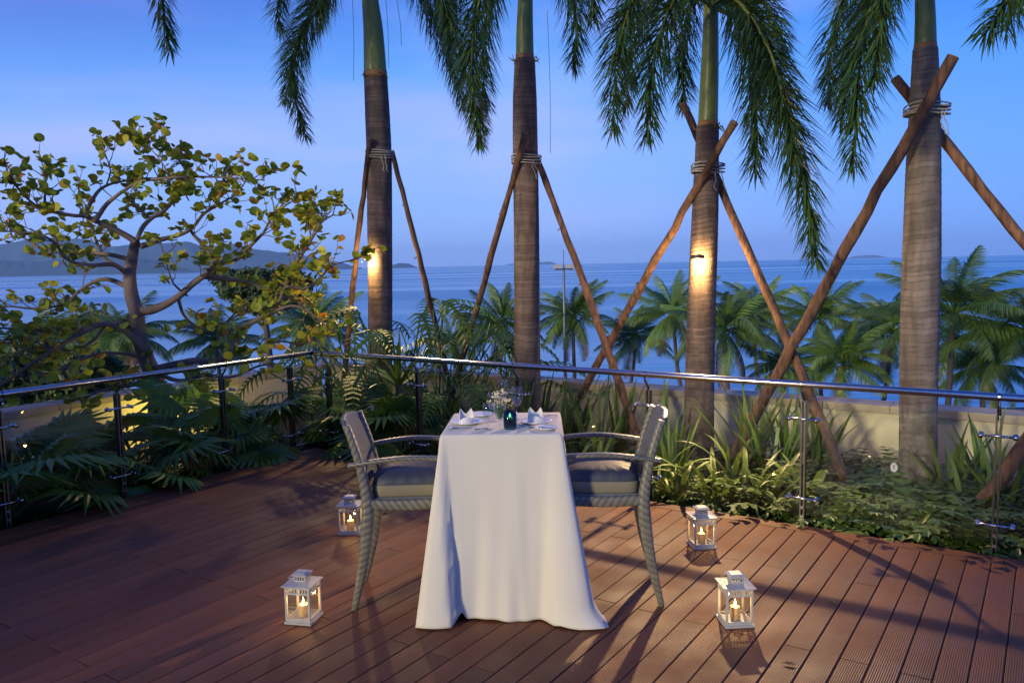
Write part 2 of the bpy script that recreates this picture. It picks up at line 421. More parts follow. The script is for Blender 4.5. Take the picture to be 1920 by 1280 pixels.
def ridge(name, prof, dist, depth, seed, label=None, kind='structure', cat=None):
    """hills from a skyline given in pixels, as a solid heightfield"""
    rnd = random.Random(seed); b = MB(); rows = []
    n = 90; nd = 10
    xs = [p[0] for p in prof]
    for i in range(n + 1):
        x = xs[0] + (xs[-1] - xs[0]) * i / n
        k = max(j for j in range(len(prof)) if prof[j][0] <= x + 1e-6); k = min(k, len(prof) - 2)
        f = (x - prof[k][0]) / (prof[k + 1][0] - prof[k][0]); f = f * f * (3 - 2 * f)
        y = prof[k][1] + (prof[k + 1][1] - prof[k][1]) * f + rnd.uniform(-.6, .6)
        top = PY(x, y, dist)
        row = []
        for j in range(nd + 1):
            s = j / nd * 2 - 1
            h = max(0, 1 - abs(s) ** 1.3) * (1 + rnd.uniform(-.16, .16) * (abs(s) > .05))
            row.append(b.vert((top.x * (1 + s * depth / dist), dist + s * depth, -9 + max(1, top.z + 9) * h)))
        rows.append(row)
    for i in range(n):
        for j in range(nd):
            b.face(rows[i][j], rows[i + 1][j], rows[i + 1][j + 1], rows[i][j + 1])
    return b.build(name, 'hill', smooth=True, kind=kind, label=label, cat=cat)
ridge('far_hills', [(-260, 470), (-120, 452), (0, 458), (60, 448), (150, 447), (200, 462), (277, 457), (350, 453), (383, 462), (440, 457), (467, 466), (533, 473), (583, 480), (620, 489), (680, 502)], 6200, 600, 1)
ridge('near_hills', [(-260, 478), (-60, 486), (60, 490), (160, 484), (240, 482), (300, 488), (345, 503), (370, 509)], 4600, 400, 2)
ridge('island', [(732, 501), (738, 496), (750, 493), (765, 494), (778, 499), (784, 501)], 6500, 200, 3)
ridge('far_island', [(945, 497), (965, 494), (990, 496), (1010, 492), (1030, 490), (1045, 495), (1056, 496)], 11500, 250, 4)
ridge('far_island', [(1585, 484), (1612, 479), (1640, 478), (1670, 483), (1690, 484)], 11500, 250, 5)

# the air over the bay
hz = MB().box((-13000, -300, -12), (13000, 13000, 270))
hm = bpy.data.materials.new('haze'); hm.use_nodes = True; M['haze'] = hm
hm.node_tree.nodes.remove(hm.node_tree.nodes['Principled BSDF'])
pv = N(hm.node_tree, 'ShaderNodeVolumePrincipled'); pv.inputs['Density'].default_value = 8e-5; pv.inputs['Color'].default_value = (.5, .78, 1, 1)
hm.node_tree.links.new(pv.outputs[0], hm.node_tree.nodes['Material Output'].inputs['Volume'])
hz.build('haze', 'haze', kind='stuff')

# deck of single boards laid towards the right fence, joints staggered by half a board
deck = MB().box((-9.2, -8.8, -.10), (.0, .0, -.03))
deck = ob('deck', deck.mesh('deck', 'deck_under'), None, C0, (0, 0, ANG), kind='structure')
PW, GAP = .139, .0045
plank_meshes = {}
def plank_mesh(L):
    L = round(L, 3)
    if L in plank_meshes: return plank_meshes[L]
    b = MB(); hw = (PW - GAP) / 2; ch = .003; T = .026
    prof = [(-hw, -T), (hw, -T), (hw, -ch), (hw - ch, 0), (-hw + ch, 0), (-hw, -ch)]
    for x in (0, L):
        for y, z in prof: b.vert((x, y, z))
    n = len(prof)
    for k in range(n): b.face(k, (k + 1) % n, n + (k + 1) % n, n + k)
    b.face(*range(n)[::-1]); b.face(*[n + k for k in range(n)])
    plank_meshes[L] = b.mesh('plank', 'deck_board'); return plank_meshes[L]
U0, U1 = -9.0, -.155
nrow = 61
for r in range(nrow):
    v = .075 + PW * r
    cuts = [U1]; u = -2.0 if r % 2 else -3.04
    while u + 2.08 < U1 - .2: u += 2.08
    while u > U0 + .3:
        cuts.append(u); u -= 2.08
    cuts.append(U0)
    for a, b_ in zip(cuts[:-1], cuts[1:]):
        L = a - b_ - .006
        ob('plank', plank_mesh(L), deck, (b_ + .003, -v, random.uniform(-.0012, .0012)))
for k in range(4):                  # border board along the right fence
    ob('plank', plank_mesh(2.196), deck, (-.08, -.006 - 2.2 * k, -.0005), (0, 0, -math.pi / 2))

# planting beds and parapet walls around the terrace
bed = MB()
o_ = [UV(.03, -.05), UV(.03, 9.2), UV(2.5, 9.2), UV(2.5, -2.5), UV(-10, -2.5), UV(-10, -.05)]
ii = [bed.vert(p + Vector((0, 0, -.13))) for p in o_]
bed.face(ii[0], ii[1], ii[2], ii[3]); bed.face(ii[0], ii[3], ii[4], ii[5])
bed.build('planting_bed', 'soil', kind='structure')
WOFF = 2.42
def wall(name, a, b, label, z1=.47):
    d = (b - a).normalized(); L = (b - a).length; ang = math.atan2(d.y, d.x)
    t = thing(name, a, label, 'wall', rotz=ang)
    MB().box((0, 0, -7.8), (L, .24, z1)).build('wall_face', 'plaster', t)
    n = int(L / 1.25); s = L / n
    for k in range(n):
        cp = MB(); prof = [(-.05, 0), (.29, 0), (.29, .065), (.28, .075), (-.04, .075), (-.05, .065)]
        for x in (.003, s - .003):
            for y, z in prof: cp.vert((x, y, z))
        for q in range(6): cp.face(q, (q + 1) % 6, 6 + (q + 1) % 6, 6 + q)
        cp.face(5, 4, 3, 2, 1, 0); cp.face(6, 7, 8, 9, 10, 11)
        cp.build('coping_stone', 'stone', t, loc=(k * s, 0, z1 + .002))
    return t
wall('parapet_wall', UV(WOFF, -WOFF), UV(WOFF, 9.5), 'cream parapet wall with stone coping behind the row of ringed palms')
wall('parapet_wall', UV(-9.5, -WOFF), UV(WOFF - .06, -WOFF), 'cream parapet wall lit yellow behind the sea grape tree')

# ------------------------------------------------------------------ glass railings
RAILZ = 1.07
def railing(name, a, d, inward, posts, length, label, panels, stickers=()):
    """a: start of handrail, d: direction, inward: unit vector to the deck, posts: distances along"""
    ang = math.atan2(d.y, d.x)
    t = thing(name, a, label, 'railing')
    ad = Vector((0, 0, RAILZ))
    rail = MB(); rail.tube([ad, ad + d * (length * .5), ad + d * length], .026, 16)
    rail.build('handrail', 'steel', t, smooth=True)
    for s in posts:
        base = d * s - inward * .075
        pm = MB(); rot = Matrix.Rotation(ang, 4, 'Z')
        for off in (-.013, .013):   # two flat steel plates side by side
            pm.box((-.006 + off, -.028, -.12), (.006 + off, .028, .93), m=Matrix.Translation(base) @ rot)
        pm.cbox((0, 0, .5), (.014, .03, .1), m=Matrix.Translation(base) @ rot)
        p = pm.build('post', 'dark_steel', t)
        arm = MB(); arm.tube([base + Vector((0, 0, .90)), base + Vector((0, 0, .945)), d * s + inward * .0 + Vector((0, 0, RAILZ - .05)), d * s + Vector((0, 0, RAILZ - .02))], [(.013, .022), (.012, .022), (.010, .016), (.008, .012)], 8)
        arm.build('arm', 'dark_steel', p)
        col_ = MB(); col_.tube([d * (s - .006) + ad, d * (s + .006) + ad], .0275, 16); col_.build('collar', 'dark_steel', p)
        for z in (.80, .19):
            cl = MB(); c = base + inward * .036 + Vector((0, 0, z))
            cl.tube([c - d * .105, c + d * .105], .009, 8)
            cl.tube([base + Vector((0, 0, z)), c], .010, 8)
            for sg in (-1, 1):
                e = c + d * (.1 * sg)
                cl.tube([e - inward * .034, e + inward * .020], .007, 8)
                cl.tube([e + inward * .014, e + inward * .024], .017, 12)
                cl.tube([e - inward * .040, e - inward * .030], .019, 12)
            cl.build('glass_clamp', 'steel', p, smooth=True)
        for z in (.05, .12):
            c = base + Vector((0, 0, z)); MB().tube([c + inward * .026, c + inward * .038], .012, 8).build('bolt', 'steel', p)
    for k, (s0, s1) in enumerate(panels):
        g = MB(); rot = Matrix.Translation(-inward * .073) @ Matrix.Rotation(ang, 4, 'Z')
        g.box((s0 + .025, -.005, .06), (s1 - .025, .005, .955), m=rot)
        pn = g.build('glass_panel', 'glass', t)
        if k in stickers:
            c = d * ((s0 + s1) / 2) - inward * .066 + Vector((0, 0, .505))
            st = MB(); st.tube([c, c + inward * .0012], [(.034, .024)] * 2, 20, ref=(0, 0, 1)); st.build('sticker', 'sticker', pn)
            mk = MB(); cc = c + inward * .0022
            mk.tube([cc - Vector((0, 0, .016)), cc + Vector((0, 0, .016))], .0028, 6)
            mk.tube([cc + Vector((0, 0, .016)), cc + Vector((0, 0, .010)) - d * .007], .0022, 6)
            mk.build('sticker_mark', 'ink', pn)
    return t
pr = [.165, 1.47, 2.70, 4.01, 5.28, 6.54, 7.80]
railing('glass_railing', C0.copy(), E2, -N2, pr, 8.6, 'glass railing with steel handrail running in front of the row of ringed palms',
        [(pr[i], pr[i + 1]) for i in range(6)], (0, 4))
pl = [.26, 1.13, 2.22, 3.19, 4.30, 5.4]
railing('glass_railing', C0.copy(), -N2, E2, pl, 6.2, 'glass railing with steel handrail running in front of the fan palms',
        [(0.03, pl[0])] + [(pl[i], pl[i + 1]) for i in range(5)], ())

# ------------------------------------------------------------------ table, cloth
def tablecloth():
    c = (PY(825, 816, 4.455) + PY(1053, 814, 4.419) + PY(851.5, 776, 5.1) + PY(1050, 772.5, 5.092)) / 4
    cx, cy = c.x, c.y
    rz = R(-2.7)
    tb = thing('bar_table', (cx, cy, 0), 'tall square bar table hidden under the white cloth', 'table', rotz=rz)
    MB().box((-.335, -.325, 1.015), (.335, .325, 1.045)).build('tabletop', 'lamp_metal', tb)
    MB().lathe([(.22, 0), (.22, .015), (.05, .03), (.035, .06), (.035, 1.012)], 20).build('pedestal', 'lamp_metal', tb, smooth=True)
    a, bq = .343, .333
    per = []                          # perimeter samples of the top: position, outward normal, corner closeness
    NP = 240
    rc = .018
    pts = []
    for k in range(NP):
        s = (k + .5) / NP * 4; side = int(s); f = (s - side) * 2 - 1      # f -1..1 along the side
        if side == 0: p = Vector((f * a, -bq, 0)); n = Vector((0, -1, 0)); cn = f
        elif side == 1: p = Vector((a, f * bq, 0)); n = Vector((1, 0, 0)); cn = f
        elif side == 2: p = Vector((-f * a, bq, 0)); n = Vector((0, 1, 0)); cn = f
        else: p = Vector((-a, -f * bq, 0)); n = Vector((-1, 0, 0)); cn = f
        pts.append((p, n, side, f))
    NT = 64
    b = MB()
    rings = []
    for j in range(NT + 1):
        t = j / NT; row = []
        for (p, n, side, f) in pts:
            s = side + (f + 1) / 2
            # smooth normal near the corners
            e = max(0, (abs(f) - .80) / .20); sgn = 1 if f > 0 else -1
            tang = Vector((-n.y, n.x, 0)) * sgn
            nn = (n + tang * (e * e)).normalized()
            flare = .008 + .120 * t ** 1.1
            q = (1 - min(1, (1 - abs(f)) / .40)) ** 2          # 1 at the corner, 0 further in
            cone = (.002 + (.135 if (side == 0 and f > 0) or (side == 1 and f < 0) else .07) * t) * q
            o = flare * (.66 if side == 0 else .8) + cone
            # soft vertical ripples that grow downwards
            rip = .010 * t ** 1.5 * math.sin(s * 2 * math.pi * 2.1 + 1.0) + .005 * t ** 2 * math.sin(s * 2 * math.pi * 5.3 + 2.2 * t)
            o += rip * (1 - .6 * q)
            # the overlapping tuck left of the front: the corner cone stands proud of the front with a sharp inner edge
            if side == 0:
                edge = -.93 + .15 * t ** .8
                d = f - edge
                if d < 0: o += .075 * t ** .8 * min(1, -d / .03)
                else: o -= .018 * t * math.exp(-d / .10)
                d2 = f - (.90 - .24 * t)
                o += .020 * t * (1 / (1 + math.exp(-d2 * 28)))
                o += .010 * t * math.exp(-((f - .25 - .1 * t) / .10) ** 2)
            if side == 3 and f > .3: o += .018 * t * math.sin((f - .3) * 9)
            pos = p * (1 - .012 * (1 - t)) + nn * o
            hem = .004 + .010 * (math.sin(s * 7.3) * .5 + .5) * (1 - q) + .012 * max(0, math.sin(s * 17 + 1)) * .4
            if side == 0 and -.78 < f < -.60: hem += .045 * (1 - abs(f + .69) / .09)
            z = 1.052 + (hem - 1.052) * t
            # rounded edge at the tabletop
            if t < .03:
                pos = p * .988 + nn * (.007 * math.sqrt(t / .03)) ; z = 1.052 - .030 * (t / .03) ** 2
            # front right corner trails on the boards
            if (side == 0 and f > .82) or (side == 1 and f < -.86):
                k2 = (abs(f) - .80) / .20
                pos += Vector((.85, -.25, 0)) * (.085 * max(0, (t - .90) / .10) ** 1.4 * k2)
                z = max(z, .004 + .018 * max(0, math.sin(f * 60)) * (t > .94))
            row.append(b.vert((pos.x, pos.y, z)))
        rings.append(row)
    for j in range(NT):
        for k in range(NP):
            k2 = (k + 1) % NP
            b.face(rings[j][k], rings[j + 1][k], rings[j + 1][k2], rings[j][k2])
    # top sheet as concentric rings
    prev = rings[0]
    for g in (.9, .6, .3):
        row = [b.vert((pts[k][0].x * .988 * g, pts[k][0].y * .988 * g, 1.0525)) for k in range(NP)]
        for k in range(NP):
            k2 = (k + 1) % NP; b.face(prev[k], prev[k2], row[k2], row[k])
        prev = row
    ce = b.vert((0, 0, 1.0525))
    for k in range(NP): b.face(prev[k], prev[(k + 1) % NP], ce)
    o = b.build('tablecloth', 'cloth', smooth=True, loc=(cx, cy, 0), rot=(0, 0, rz), label='long white tablecloth falling from the tall table down to the deck', cat='tablecloth')
    sol = o.modifiers.new('thickness', 'SOLIDIFY'); sol.thickness = .0015; sol.offset = -1
tablecloth()
TZ = 1.054

# ------------------------------------------------------------------ woven bar chairs
def rope_tube(b, pts, rads, n, pitch=.040, lobes=3, seg=24, amp=.07, sq=3.0, ref=None, hand=1):
    P = smooth_path(pts, n); Rr = lerp_list(rads, n)
    def ph(a, L): return lobes * a + hand * 2 * math.pi * L / pitch
    g = lambda a, L: min(1, 2.2 * (.5 + .5 * math.cos(ph(a, L))) + .02)
    b.tube(P, Rr, seg, fn=lambda a, L: 1 + amp * (g(a, L) - .5), cfn=lambda a, L: min(.999, .35 + .65 * g(a, L)), sq=sq, ref=ref)
def make_chair(name, label, flip=1):
    t = thing(name, (0, 0, 0), label, 'chair', 'woven bar chairs at the table')
    for s in (-1, 1):
        b = MB(); rope_tube(b, [(-.335, .215 * s, 0), (-.275, .232 * s, .26), (-.238, .240 * s, .52), (-.235, .240 * s, .68), (-.275, .240 * s, .90), (-.335, .232 * s, 1.10)],
                            [(.016, .017), (.027, .028), (.036, .036), (.034, .032), (.026, .024), (.022, .020)], 150, ref=(0, 1, 0), hand=s)
        b.build('back_leg', 'weave', t, smooth=True)
        b = MB(); rope_tube(b, [(.330, .225 * s, 0), (.272, .238 * s, .22), (.232, .245 * s, .45), (.228, .250 * s, .64), (.246, .255 * s, .80), (.250, .258 * s, .885)],
                            [(.016, .017), (.026, .028), (.037, .037), (.036, .034), (.028, .027), (.025, .024)], 130, ref=(0, 1, 0), hand=-s)
        b.build('front_leg', 'weave', t, smooth=True)
        b = MB(); rope_tube(b, [(.268, .258 * s, .884), (.20, .266 * s, .902), (.0, .274 * s, .912), (-.18, .266 * s, .896), (-.33, .250 * s, .872)],
                            [(.012, .024), (.013, .028), (.013, .028), (.013, .026), (.012, .020)], 110, amp=.05, ref=(0, 0, 1), hand=s)
        b.build('armrest', 'weave', t, smooth=True)
        b = MB(); rope_tube(b, [(-.22, .243 * s, .640), (0, .247 * s, .632), (.215, .247 * s, .640)], [(.030, .024)] * 3, 80, ref=(0, 0, 1), hand=s)
        b.build('apron', 'weave', t, smooth=True)
    for x in (-.228, .225):
        b = MB(); rope_tube(b, [(x, -.23, .640), (x, 0, .634), (x, .23, .640)], [(.030, .022)] * 3, 80, ref=(0, 0, 1))
        b.build('apron', 'weave', t, smooth=True)
    # woven seat and backrest: over-under strands as relief
    def woven(fn, nu, nv, thick):
        b = MB(); g = []
        for side in (1, -1):
            rows = []
            for i in range(nu + 1):
                row = []
                for j in range(nv + 1):
                    wv = 0
                    p, n = fn(i / nu, j / nv)
                    row.append(b.vert(p + n * (side * (thick / 2 + .0022 * wv)), None))
                rows.append(row)
            for i in range(nu):
                for j in range(nv):
                    q = (rows[i][j], rows[i + 1][j], rows[i + 1][j + 1], rows[i][j + 1])
                    b.face(*(q if side == 1 else q[::-1]))
            g.append(rows)
        A, B = g
        for i in range(nu):
            b.face(A[i + 1][0], A[i][0], B[i][0], B[i + 1][0]); b.face(A[i][nv], A[i + 1][nv], B[i + 1][nv], B[i][nv])
        for j in range(nv):
            b.face(A[0][j], A[0][j + 1], B[0][j + 1], B[0][j]); b.face(A[nu][j + 1], A[nu][j], B[nu][j], B[nu][j + 1])
        return b
    def backf(u, v):
        y = (v - .5) * .455; z = .70 + u * (.425 - .035 * abs(2 * v - 1) ** 3)
        x = -.232 - .115 * u ** 1.4 - .035 * (1 - (2 * v - 1) ** 2)
        return Vector((x, y, z)), Vector((1, -.25 * (2 * v - 1), .22)).normalized()
    woven(backf, 28, 28, .024).build('backrest', 'weave_fine', t, smooth=True)
    def seatf(u, v):
        return Vector((-.215 + .43 * u, (v - .5) * .46, .662)), Vector((0, 0, 1))
    woven(seatf, 12, 12, .02).build('seat', 'weave_fine', t, smooth=True)
    # cushion: boxed band below, puffed gathered top
    b = MB(); nseg = 96
    prof = [(1.0, .674), (1.02, .684), (1.022, .735), (1.0, .742), (1.0, .752), (.96, .778), (.86, .795), (.6, .808), (.3, .812)]
    rows = []
    for r_, z in prof:
        row = []
        for k in range(nseg):
            a = 2 * math.pi * k / nseg; ca, sa = math.cos(a), math.sin(a)
            d = (abs(ca) ** 7 + abs(sa) ** 7) ** (-1 / 7)
            puck = (.006 * math.sin(k * 2.7) + .004 * math.sin(k * 1.1)) if .745 < z < .80 else 0
            row.append(b.vert((.012 + .222 * d * ca * (r_ + puck * .6), .226 * d * sa * (r_ + puck * .6), z + puck * .7)))
        rows.append(row)
    bt = MB(); bt.v = b.v[:]; bt.c = b.c[:]
    for j in range(len(prof) - 1):
        tgt = b if j >= 3 else bt
        for k in range(nseg):
            k2 = (k + 1) % nseg; tgt.face(rows[j][k], rows[j][k2], rows[j + 1][k2], rows[j + 1][k])
    b.face(*rows[-1]); bt.face(*rows[0][::-1])
    cu = b.build('cushion', 'cushion', t, smooth=True)
    bt.build('cushion_band', 'cushion_band', cu, smooth=True)
    return t
ch = make_chair('bar_chair', 'grey woven bar chair facing the table, beside the upright-handled lantern')
ch.location = (-.63, 4.775, 0); ch.rotation_euler = (0, 0, R(2))
ch2 = copy_tree(ch); ch2['label'] = 'grey woven bar chair with its front legs in the shade of the tablecloth'
ch2.location = (.525, 4.76, 0); ch2.rotation_euler = (0, 0, R(180 - 4))

# ------------------------------------------------------------------ lanterns
def candle_light(name, loc, parent, e):
    l = bpy.data.lights.new(name, 'POINT'); l.energy = e; l.color = (1.0, .55, .18); l.shadow_soft_size = .012
    o = bpy.data.objects.new(name, l); COL.objects.link(o); o.location = loc; o.parent = parent
def flame(parent, z, h=.04):
    MB().lathe([(.0006, 0), (.0052, h * .22), (.0058, h * .4), (.003, h * .72), (.0004, h)], 10, (0, 0, z)).build('flame', 'flame', parent, smooth=True)
def make_lantern(loc, rz, label, handle_up):
    t = thing('lantern', loc, label, 'lantern', 'white candle lanterns on the deck', rotz=rz)
    S = .0815
    b = MB(); b.box((-S, -S, 0), (S, S, .012)); b.box((-S + .008, -S + .008, .012), (S - .008, S - .008, .022)); b.build('base', 'white_metal', t)
    q = S - .0125
    for sx in (-1, 1):
        for sy in (-1, 1):
            MB().cbox((sx * q, sy * q, .119), (.012, .012, .194)).build('corner_post', 'white_metal', t)
    for k in range(4):
        rot = Matrix.Rotation(k * math.pi / 2, 4, 'Z')
        b = MB()
        b.cbox((0, -q, .2095), (2 * q - .013, .007, .013), m=rot)
        b.cbox((0, -q, .1755), (2 * q - .013, .007, .009), m=rot)
        for i in range(7):
            b.cbox((-.048 + i * .016, -q, .1915), (.0075, .006, .024), m=rot)
        b.build('slotted_frame', 'white_metal', t)
        MB().cbox((0, -q, .0265), (2 * q - .013, .007, .009), m=rot).build('bottom_rail', 'white_metal', t)
        MB().cbox((0, -q + .0015, .101), (2 * q - .014, .0018, .138), m=rot).build('pane', 'pane', t)
    b = MB(); b.lathe([(1.414 * .088, .216), (1.414 * .088, .2215), (1.414 * .034, .232), (1.414 * .034, .2325)], 4)
    rt = b.build('roof', 'white_metal', t, rot=(0, 0, math.pi / 4))
    for k in range(4):
        rot = Matrix.Rotation(k * math.pi / 2, 4, 'Z'); b = MB()
        b.cbox((0, -.0325, .2365), (.066, .005, .008), m=rot); b.cbox((0, -.0325, .2645), (.066, .005, .008), m=rot)
        for i in range(5): b.cbox((-.030 + i * .015, -.0325, .2505), (.0065, .0045, .020), m=rot)
        b.build('chimney_side', 'white_metal', t)
    MB().lathe([(1.414 * .046, 0), (1.414 * .047, .005), (1.414 * .030, .013)], 4).build('cap', 'white_metal', t, loc=(0, 0, .2685), rot=(0, 0, math.pi / 4))
    hp = []
    for i in range(17):
        a = math.pi * i / 16; y, z = .048 * math.cos(a), .052 * math.sin(a)
        hp.append((0 if handle_up else -.004 - z * .93, y, .262 + (z if handle_up else -z * .25)) if handle_up else (-.036 - z * .9, y, .262 - z * .35))
    h = MB(); h.tube(hp, .0018, 6); h.build('handle', 'white_metal', t, smooth=True)
    c = MB(); c.lathe([(.0275, .022), (.028, .026), (.028, .086), (.025, .089), (.012, .0855), (.002, .085)], 20); cn = c.build('candle', 'wax', t, smooth=True)
    w_ = MB(); w_.tube([(0, 0, .085), (.001, 0, .094)], .0012, 5); w_.build('wick', 'ink', cn)
    flame(cn, .092)
    candle_light('candle_light', (0, 0, .106), t, 1.6)
make_lantern((-1.225, 4.437, .0015), R(-12), 'white candle lantern standing alone on the deck beside the splayed back leg of a chair', False)
make_lantern((1.209, 4.293, .0015), R(4), 'white candle lantern casting a shadow on the open boards away from the railing', False)
make_lantern((-1.255, 5.95, .0015), R(-3), 'white candle lantern with its wire handle upright, behind the chair', True)
make_lantern((1.309, 5.506, .0015), R(7), 'white candle lantern standing beside the dark shadow line near the glass railing', False)

# ------------------------------------------------------------------ table setting
def plate(px, py, r, label, deep=.012):
    p = G(px, py, TZ); b = MB()
    b.lathe([(.001, .004), (r * .58, .004), (r * .68, .006), (r * .98, deep + .004), (r, deep + .003), (r * .97, deep), (r * .66, .001), (r * .55, 0), (.001, 0)], 40, cap=False)
    return b.build('plate', 'porcelain', smooth=True, loc=(p.x, p.y, TZ), label=label, cat='plate')
plate(876, 793, .10, 'white plate under the folded napkin next to the stemmed glasses')
plate(1004, 792, .10, 'white plate under the folded napkin beside the bread plate')
plate(1025, 804, .072, 'small white bread plate with a knife laid across it')
plate(902, 779, .078, 'small clear-rimmed bread plate at the far table edge behind a napkin')
def napkin(px, py, rz, label):
    p = G(px, py, TZ + .008); b = MB(); n = 32; rows = []
    h0, w0 = .088, .045
    for j in range(9):
        row = []
        for k in range(n + 1):
            a = -math.pi * .58 + math.pi * 1.16 * k / n            # back shell, open to the front
            u = k / n
            top = h0 * (.62 + .38 * abs(2 * abs(u - .5) * 2 - 1) ** .0 * 1)
            pk = 1 - min(abs(u - .27), abs(u - .73)) / .23          # two peaks
            top = h0 * (.55 + .45 * max(0, pk))
            f = j / 8
            row.append(b.vert((w0 * math.sin(a) * (1 - .10 * f), .030 * math.cos(a) * (1 - .25 * f), top * f)))
        rows.append(row)
    for j in range(8):
        for k in range(n): b.face(rows[j][k], rows[j][k + 1], rows[j + 1][k + 1], rows[j + 1][k])
    rows = []                                                     # low front fold
    for j in range(7):
        row = []
        for k in range(n + 1):
            u = k / n * 2 - 1; f = j / 6
            top = .040 * math.sqrt(max(0, 1 - u * u * .8))
            row.append(b.vert((w0 * .98 * u, -.012 - .024 * (1 - u * u) * (1 - .55 * f), top * f)))
        rows.append(row)
    for j in range(6):
        for k in range(n): b.face(rows[j][k], rows[j][k + 1], rows[j + 1][k + 1], rows[j + 1][k])
    o = b.build('napkin', 'napkin', smooth=False, loc=p, rot=(0, 0, rz), label=label, cat='napkin')
    o.modifiers.new('thickness', 'SOLIDIFY').thickness = .003
napkin(875, 793, R(12), 'white napkin folded into a two-pointed crown, next to the stemmed glasses')
napkin(1004, 791, R(-8), 'white napkin folded into a two-pointed crown, beside the bread plate')
def knife(a, b_, z, label, fork=False):
    p, q = G(*a, z), G(*b_, z); d = q - p; L = d.length; t = thing('fork' if fork else 'knife', p, label, 'cutlery', rotz=math.atan2(d.y, d.x))
    m = MB(); m.tube([(0, 0, .004), (L * .2, 0, .004), (L * .45, 0, .004)], [(.004, .008), (.004, .007), (.003, .004)], 8); m.build('handle', 'cutlery', t, smooth=True)
    m = MB()
    if fork:
        m.tube([(L * .45, 0, .004), (L * .72, 0, .006)], [(.002, .003), (.002, .009)], 8)
        for k in range(4): m.tube([(L * .71, -.0075 + k * .005, .006), (L, -.0075 + k * .005, .005)], .0014, 5)
        m.build('tines', 'cutlery', t)
    else:
        m.tube([(L * .45, 0, .004), (L * .55, 0, .004), (L * .9, .001, .004), (L, .004, .004)], [(.0015, .005), (.0012, .009), (.001, .009), (.001, .002)], 8)
        m.build('blade', 'cutlery', t, smooth=True)
knife((843, 804), (886, 803), TZ, 'steel knife lying on the cloth in front of the napkin next to the stemmed glasses')
knife((888, 806), (915, 804), TZ, 'steel fork lying beside the front stemmed glass', True)
knife((976, 796), (998, 804), TZ, 'steel fork lying between the blue candle glass and the bread plate', True)
knife((1010, 803), (1041, 803), TZ + .012, 'steel knife laid across the small bread plate')
knife((1022, 780), (1048, 779), TZ, 'steel knife lying at the far corner of the table')
def wineglass(px, py, h, r, label):
    p = G(px, py, TZ); st = h * .42
    t = thing('wine_glass', (p.x, p.y, TZ), label, 'wine glass', 'stemmed glasses on the table')
    MB().lathe([(.001, .001), (r * .85, .001), (r * .86, .003), (r * .2, .006), (.004, .012), (.0035, st * .6), (.004, st - .004), (.010, st + .004)], 24).build('stem', 'crystal', t, smooth=True)
    b = MB(); pr_ = [(.006, st), (r * .5, st + .010), (r * .85, st + (h - st) * .28), (r, st + (h - st) * .5), (r * .93, st + (h - st) * .78), (r * .80, h)]
    b.lathe(pr_ + [(x - .0012, z) for x, z in pr_[::-1]], 28, cap=False); b.build('bowl', 'crystal', t, smooth=True)
wineglass(916, 805, .150, .034, 'low stemmed glass standing in front of the flower vase')
wineglass(925, 790, .175, .036, 'stemmed glass standing between the left napkin and the flower vase')
wineglass(945, 781, .235, .036, 'tallest stemmed glass, behind the flowers')
wineglass(970, 786, .20, .037, 'stemmed glass standing behind the blue candle glass')
def vase():
    p = G(938, 797, TZ); t = thing('flower_vase', (p.x, p.y, TZ), 'clear stemmed vase of small white flowers with a green leaf', 'vase')
    b = MB(); pr_ = [(.028, 0), (.029, .004), (.008, .010), (.007, .022), (.022, .034), (.034, .07), (.035, .10), (.038, .125)]
    b.lathe(pr_ + [(x - .002, z + .001) for x, z in pr_[::-1][:-4]], 28, cap=False); b.build('vase_glass', 'crystal', t, smooth=True)
    MB().lathe([(.012, .034), (.030, .07), (.031, .085)], 24).build('water', 'vase_water', t, smooth=True)
    lf = MB()
    for k in range(5):
        a = k * 1.25; pts = []
        for i in range(7):
            f = i / 6; pts.append(Vector((math.cos(a) * (.006 + .020 * f), math.sin(a) * (.006 + .020 * f), .036 + .085 * f)))
        for i in range(6):
            w0, w1 = .012 * math.sin(math.pi * (i / 6 * .9 + .08)), .012 * math.sin(math.pi * ((i + 1) / 6 * .9 + .08))
            d = Vector((-math.sin(a), math.cos(a), 0))
            ids = [lf.vert(pts[i] - d * w0), lf.vert(pts[i] + d * w0), lf.vert(pts[i + 1] + d * w1), lf.vert(pts[i + 1] - d * w1)]; lf.face(*ids)
    lf.build('leaf', 'stem_green', t)
    rnd = random.Random(5); stems = MB(); fl = MB()
    for k in range(26):
        a = rnd.uniform(0, 6.283); r_ = rnd.uniform(.012, .075); z = .150 + rnd.uniform(-.022, .065) - r_ * .35
        tip = Vector((r_ * math.cos(a), r_ * math.sin(a), z))
        stems.tube([(0, 0, .06), (tip.x * .35, tip.y * .35, .115), tip], .0009, 4, cap=False)
        for _ in range(7):
            c = tip + Vector((rnd.gauss(0, .008), rnd.gauss(0, .008), rnd.gauss(0, .007)))
            rr = rnd.uniform(.0032, .0058); e = Euler((rnd.uniform(0, 6), rnd.uniform(0, 6), 0)).to_matrix()
            ids = [fl.vert(c + e @ Vector((rr * math.cos(q * 1.2566), rr * math.sin(q * 1.2566), .0012 * (q % 2)))) for q in range(5)]
            fl.face(*ids)
            ids = [fl.vert(c + e @ Vector((0, rr * math.cos(q * 1.2566), rr * math.sin(q * 1.2566)))) for q in range(5)]
            fl.face(*ids)
    stems.build('stem', 'stem_green', t); fl.build('blossom', 'flower', t)
vase()
